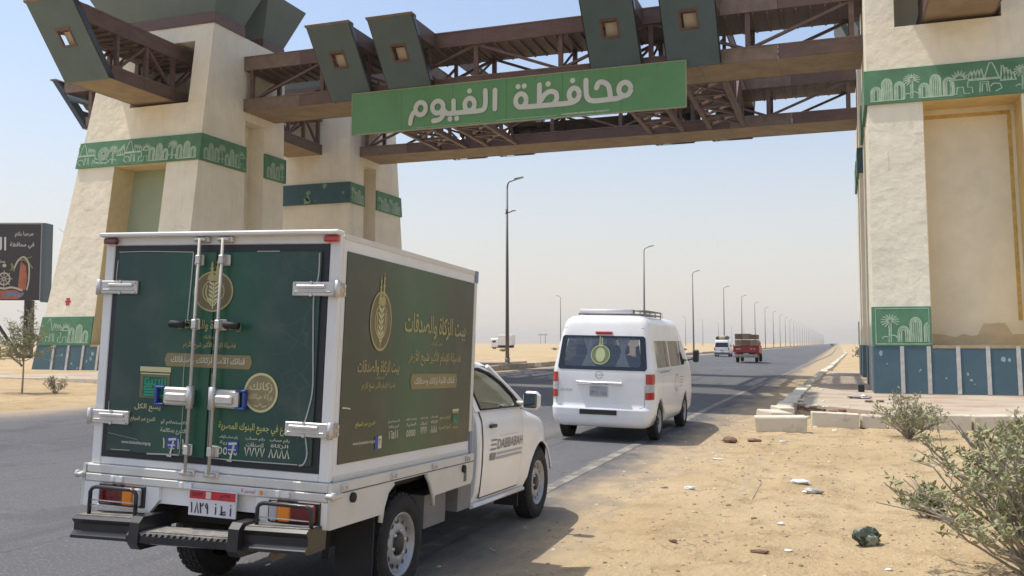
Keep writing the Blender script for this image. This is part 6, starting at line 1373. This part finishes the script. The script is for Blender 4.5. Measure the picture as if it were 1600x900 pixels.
# ================================================================== PLANTS
def plant(name, label, cat, loc, r, h, nst, nleaf, ls, lm, seed, group=None, up=1.0, trunk=0.0, sub=4, bare=.25):
    rr = random.Random(seed); root = empty(name, loc, label, cat, group); st = B(); lf = B(); ends = []
    if trunk: st.tube([(0, 0, -.05), (.03, .0, trunk * .5), (0, .02, trunk)], [.03, .024, .018], 6)
    for i in range(nst):
        a = rr.uniform(0, 2 * pi); sp = r * sqrt(rr.uniform(.03, 1)); hh = h * (1 - .55 * (sp / r) ** 1.6) * rr.uniform(.7, 1.05)
        p = Vector((rr.uniform(-.05, .05), rr.uniform(-.05, .05), trunk * rr.uniform(.6, 1))); e = Vector((sp * cos(a), sp * sin(a), trunk + (hh - trunk) if trunk else hh)); n = 6; pts = []
        for k in range(n + 1):
            t = k / n; q = p.lerp(e, t); q.z = p.z + (e.z - p.z) * t ** (.75 * up); pts.append(q + Vector((rr.uniform(-1, 1), rr.uniform(-1, 1), rr.uniform(-.6, .6))) * (.05 * r * (t > 0)))
        st.tube(pts, [.011 * (1 - .75 * k / n) * (1 if r > .5 else .7) + .0015 for k in range(n + 1)], 4, cap=False); ends.append(pts)
        for k in range(2, n):
            for _ in range(sub // 2):
                d = Vector((rr.uniform(-1, 1), rr.uniform(-1, 1), rr.uniform(-.1, .9))).normalized() * r * rr.uniform(.14, .34); q = [pts[k], pts[k] + d * .5 + Vector((0, 0, .02)), pts[k] + d]
                st.tube(q, [.004, .003, .0015], 3, cap=False); ends.append(q)
    for i in range(nleaf):
        P_ = rr.choice(ends); t = rr.uniform(bare, 1) * (len(P_) - 1); k = min(int(t), len(P_) - 2); c = P_[k].lerp(P_[k + 1], t - k)
        d = Vector((rr.uniform(-1, 1), rr.uniform(-1, 1), rr.uniform(-.3, 1.2))).normalized(); s = d.cross(Vector((rr.uniform(-1, 1), rr.uniform(-1, 1), rr.uniform(-1, 1)))).normalized(); nn = d.cross(s)
        L = ls * rr.uniform(.6, 1.25); w = L * rr.uniform(.16, .24); c = c + d * .004
        lf.add([c, c + d * L * .45 + s * w, c + d * L + nn * L * .12, c + d * L * .45 - s * w, c + d * L * .5 - nn * w * .3], [(0, 1, 4), (1, 2, 4), (2, 3, 4), (3, 0, 4)])
    st.build('stems' if not trunk else 'branches', BARK, root, fixn=False); o = lf.build('foliage', lm, root, fixn=False); o['kind'] = 'stuff'; return root
plant('bush', 'large open bush with grey-green narrow leaves at the bottom right corner', 'bush', (1.42, 8.1, 0), 1.25, 1.5, 80, 4300, .066, LEAF, 3, sub=3, bare=.42)
plant('bush', 'leafy bush just behind the large corner bush, at the right edge', 'bush', (2.2, 10.9, 0), .95, 1.10, 44, 2300, .066, LEAF, 5, sub=5)
plant('bush', 'small dense clump of fresh green leaves beside the large corner bush', 'bush', (.86, 10.6, 0), .24, .42, 26, 900, .055, LEAFG, 9, sub=4)
plant('bush', 'twiggy bush standing in front of the right gate tower and its kerb', 'bush', (1.22, 19.35, 0), .80, 1.05, 36, 1700, .068, LEAF, 11, sub=5)
plant('bush', 'tall wispy dry bush rising behind the large corner bush', 'bush', (1.95, 9.4, 0), .9, 1.45, 46, 1300, .06, LEAFD, 14, sub=4)
plant('bush', 'straggly dry bush at the right edge, behind the leafy bush', 'bush', (3.3, 13.9, 0), .95, 1.15, 52, 1800, .07, LEAFD, 15, sub=4)
plant('bush', 'thin grey-green bush at the right edge, just before the front kerb', 'bush', (4.1, 17.2, 0), .9, 1.0, 44, 1800, .07, LEAF, 16, sub=4)
plant('bush', 'sparse bush in front of the kerb, between the twiggy bush and the edge', 'bush', (2.9, 17.6, 0), .6, .75, 34, 2400, .055, LEAF, 13, sub=4)
plant('sapling', 'thin young tree with sparse leaves in front of the billboard', 'tree', (-21.7, 19.9, .42), 1.0, 2.65, 34, 2000, .085, LEAF, 17, trunk=1.25, sub=5, up=1.3)
plant('bush', 'low dry shrub beside the foot of the young tree on the left', 'bush', (-20.9, 20.3, .42), .4, .6, 18, 350, .06, LEAFD, 19)
for i, (x, y, r_, h_) in enumerate(((2.9, 92, 2.0, 1.9), (5.2, 98, 2.2, 2.0), (3.6, 112, 1.6, 1.5), (2.6, 70, .9, .8), (6.5, 125, 2.4, 2.0), (4.4, 150, 2.0, 1.7))):
    plant('desert_shrub', ('second nearest dry shrub in the row right of the road', 'third dry shrub in the row right of the road', 'fourth dry shrub in the row right of the road', 'nearest and smallest dry shrub in the row right of the road', 'fifth and widest dry shrub in the row right of the road', 'last dry shrub before the horizon right of the road')[i], 'shrub', (x, y, 0), r_, h_, 40, 1500, .22, LEAFD, 30 + i, 'dry shrubs right of the road')
for i in range(9):
    x, y = random.uniform(-48, -24), random.uniform(95, 230)
    plant('desert_shrub', 'low dry shrub on the sand between the two carriageways', 'shrub', (x, y, .6), random.uniform(.4, .9), random.uniform(.3, .6), 14, 260, .16, LEAFD, 60 + i, 'low shrubs between the carriageways')
# ================================================================== DEBRIS
def stone_bm(s, rr, flat=.6):
    phi = (1 + 5 ** .5) / 2; V_ = [(-1, phi, 0), (1, phi, 0), (-1, -phi, 0), (1, -phi, 0), (0, -1, phi), (0, 1, phi), (0, -1, -phi), (0, 1, -phi), (phi, 0, -1), (phi, 0, 1), (-phi, 0, -1), (-phi, 0, 1)]
    F_ = [(0, 11, 5), (0, 5, 1), (0, 1, 7), (0, 7, 10), (0, 10, 11), (1, 5, 9), (5, 11, 4), (11, 10, 2), (10, 7, 6), (7, 1, 8), (3, 9, 4), (3, 4, 2), (3, 2, 6), (3, 6, 8), (3, 8, 9), (4, 9, 5), (2, 4, 11), (6, 2, 10), (8, 6, 7), (9, 8, 1)]
    ax = rr.uniform(.7, 1.5); return [(x * s * .55 * ax * rr.uniform(.8, 1.2), y * s * .55 * rr.uniform(.8, 1.2), z * s * .55 * flat * rr.uniform(.8, 1.2)) for x, y, z in V_], F_
rr = random.Random(4)
for nm, m, N, s0, s1 in (('gravel', mat('sandstone_gravel', (.46, .35, .23), .95, var=.4, vscale=5), 2600, .006, .022), ('dark_gravel', mat('dark_gravel_stone', (.22, .165, .115), .95, var=.3, vscale=5), 320, .006, .020), ('pale_gravel', mat('pale_gravel_stone', (.66, .60, .50), .9, var=.2, vscale=5), 420, .007, .022)):
    mb = B()
    for i in range(N):
        y = 4 + 20 * rr.random() ** 1.4; x = rr.uniform(-2.6, 5.5) if rr.random() < .9 else rr.gauss(-2.3, .5)
        V_, F_ = stone_bm(rr.uniform(s0, s1) * (1.6 if rr.random() < .04 else 1), rr); z = ground_z(x, y) if x > road_right(y) - .5 else gz(x); a = rr.uniform(0, 6.28)
        mb.add([(x + p[0] * cos(a) - p[1] * sin(a), y + p[0] * sin(a) + p[1] * cos(a), z + p[2] + .002) for p in V_], F_)
    tag(mb.build(nm, m, fixn=False), kind='stuff')
mb = B()
for i in range(300):
    y = 4.5 + 17 * rr.random() ** 1.3; x = rr.uniform(-1.6, 5); a = rr.uniform(0, pi); L = rr.uniform(.03, .16); z = ground_z(x, y) + .008
    p = [(x + L * t * cos(a) + rr.uniform(-.01, .01), y + L * t * sin(a) + rr.uniform(-.01, .01), z + rr.uniform(0, .012)) for t in (-.5, -.1, .2, .5)]; mb.tube(p, .0028, 3, cap=False)
tag(mb.build('dry_twigs', BARK, fixn=False), kind='stuff')
def lump(name, label, cat, x, y, sx_, sy_, sz_, m, seed, parent=None, dz=0, group=None):
    r_ = random.Random(seed); mb = B(); nu, nv = 14, 7; V_ = []
    for j in range(nv + 1):
        th = pi * j / nv
        for i in range(nu):
            ph = 2 * pi * i / nu; k = 1 + .35 * noise(seed + 2.2 * cos(ph) * sin(th), 2.2 * sin(ph) * sin(th) + cos(th) * 2, 1.3) + r_.uniform(-.08, .08); V_.append((sx_ * k * sin(th) * cos(ph), sy_ * k * sin(th) * sin(ph), sz_ * (k * cos(th) * .5 + .42)))
    mb.add(V_, [(j * nu + i, j * nu + (i + 1) % nu, (j + 1) * nu + (i + 1) % nu, (j + 1) * nu + i) for j in range(nv) for i in range(nu)]); o = mb.build(name, m, parent)
    if parent is None: o.location = (x, y, ground_z(x, y) + dz); tag(o, label, cat, group)
    return o
RAG = mat('dirty_green_cloth', (.035, .05, .035), .9, col2=(.30, .33, .28), vscale=11, thr=(.5, .56)); PLW = mat('white_plastic_film', (.72, .72, .70), .35); PLG = mat('grey_plastic_film', (.46, .43, .39), .3, var=.3, vscale=14)
lump('cloth_rag', 'crumpled dark green and white rag on the sand, lower right', 'rag', .20, 9.0, .13, .09, .17, RAG, 2)
lump('paper_scrap', 'white paper scrap on the sand left of the rag', 'litter', -.45, 8.45, .035, .03, .02, PLW, 3)
lump('plastic_bag', 'white crumpled plastic bag on the sand, above the grey one', 'plastic bag', -.50, 12.45, .13, .06, .055, PLW, 4); lump('plastic_bag', 'greyish transparent plastic bag on the sand, just below the white one', 'plastic bag', -.33, 11.75, .12, .07, .07, PLG, 5)
lump('foam_piece', 'small white foam piece on the sand in the middle, near the road edge', 'litter', -1.78, 11.62, .085, .04, .045, PLW, 6); lump('foam_piece', 'white foam piece on the sand below the brown stones', 'litter', -1.80, 14.7, .09, .035, .03, PLW, 7)
lump('paper_scrap', 'small white scrap on the sand, centre right foreground', 'litter', -.58, 9.66, .04, .03, .03, PLW, 8); lump('paper_scrap', 'white scrap near the bottom edge, right of the rag', 'litter', .34, 8.05, .03, .02, .02, PLW, 21)
lump('paper_scrap', 'white scrap on the sand just in front of the loose kerb stone', 'litter', -1.0, 17.6, .06, .04, .03, PLW, 22)
lump('brown_stone', 'brown brick lump on the sand beside the van shadow', 'stone', -1.92, 17.3, .13, .09, .12, BRICK, 9); lump('brown_stone', 'flat brown stone right of the brick lump', 'stone', -1.50, 17.6, .13, .08, .07, BRICK, 10)
lump('brown_stone', 'small dark stone by the roadside, right of the truck mirror shadow', 'stone', -1.45, 8.45, .04, .03, .03, BRICK, 11); lump('brown_stone', 'small pebble on the asphalt edge above the truck shadow', 'stone', -2.1, 11.6, .05, .04, .03, KERB2, 12)
lump('brown_stone', 'dark stick-like debris on the sand near the bottom centre', 'debris', -.68, 8.30, .09, .03, .03, BRICK, 14)
rb_ = random.Random(12); mb = B()
for i in range(70):
    y = 20.4 + rb_.random() * 7 if i < 45 else rb_.uniform(28, 46); x = (-.75 + rb_.gauss(0, .35)) if i < 45 else (-.75 + rb_.gauss(0, .25)); V_, F_ = stone_bm(rb_.uniform(.03, .10), rb_, .7); a = rb_.uniform(0, 6)
    z = .02 if y < 24.5 else (.2 if x > -.9 else .26); mb.add([(x + p[0] * cos(a) - p[1] * sin(a), y + p[0] * sin(a) + p[1] * cos(a), z + p[2] * .8 + .01) for p in V_], F_)
tag(mb.build('kerb_rubble', KERB, fixn=False), kind='stuff')
def brick(x, y, z, a, lb, t=0): 
    mb = B(); mb.bbox(-.10, .10, -.05, .05, 0, .06, .006); o = mb.build('paver_brick', BRICK); o.location = (x, y, z); o.rotation_euler = (t, 0, a); tag(o, lb, 'brick', 'loose paving bricks'); return o
brick(.75, 27.6, .2, .1, 'loose brown paver lying on the pavement beside the tower foot, left one'); brick(1.05, 27.75, .2, -.1, 'loose brown paver lying on the pavement beside the tower foot, right one').scale = (1.0, 1, 1)
for i in range(8):
    t = i / 7; brick(-.95 + 1.75 * t + random.uniform(-.03, .03), 26.28 - 2.2 * t + random.uniform(-.05, .05), .06 + random.uniform(-.02, .05), random.uniform(-.3, .3) - .6, 'loose brown paver along the broken sandy edge of the pavement', random.uniform(-.15, .15))
lump('cardboard_heap', 'grey crumpled sheet lying in the shade beside the right gate tower', 'litter', .55, 29.5, .35, .25, .14, PLG, 31, dz=.16)
mb = B(); mb.bbox(-.1, .1, -.1, .1, 0, .25, .02); o = mb.build('dark_block', mat('dark_block_mat', (.03, .04, .04), .8)); o.location = (.68, 33.4, .2); tag(o, 'small dark block at the inner foot of the right gate tower', 'block')
# made-up canopy, out of view above the road, added to throw the broad shadow
cn = empty('added_shade_canopy', (-17, 28.5, 17.6), 'added flat brown canopy, unseen above the road, casting the broad shadow', 'shade caster')
for i in range(6): mb = B(); x0 = -10 + i * 3.2; mb.box(x0 + .01, x0 + 3.19, -4.6, 4.2, 0, .25); mb.build('shade_panel', BROWN2, cn)
for x in (7.2, 7.9): mb = B(); mb.bar((x, 4.2, .1), (x, 9.0, -1.9), .2, .3); mb.build('added_beam', BROWN, cn)
mb = B(); mb.box(-10, 9.2, -4.7, -4.61, -.2, .5); mb.build('fascia_panel', BROWN, cn)

hz_ = bpy.data.materials.new('air_haze'); hz_.use_nodes = True; n_ = hz_.node_tree.nodes; n_.remove(n_['Principled BSDF'])
pv_ = n_.new('ShaderNodeVolumePrincipled'); pv_.inputs['Color'].default_value = (1.0, .95, .88, 1); pv_.inputs['Density'].default_value = .00030; pv_.inputs['Anisotropy'].default_value = .3
hz_.node_tree.links.new(pv_.outputs[0], n_['Material Output'].inputs['Volume'])
mb = B(); mb.box(-3000, 3000, -60, 3500, -1.5, 40); tag(mb.build('haze', hz_), kind='stuff')
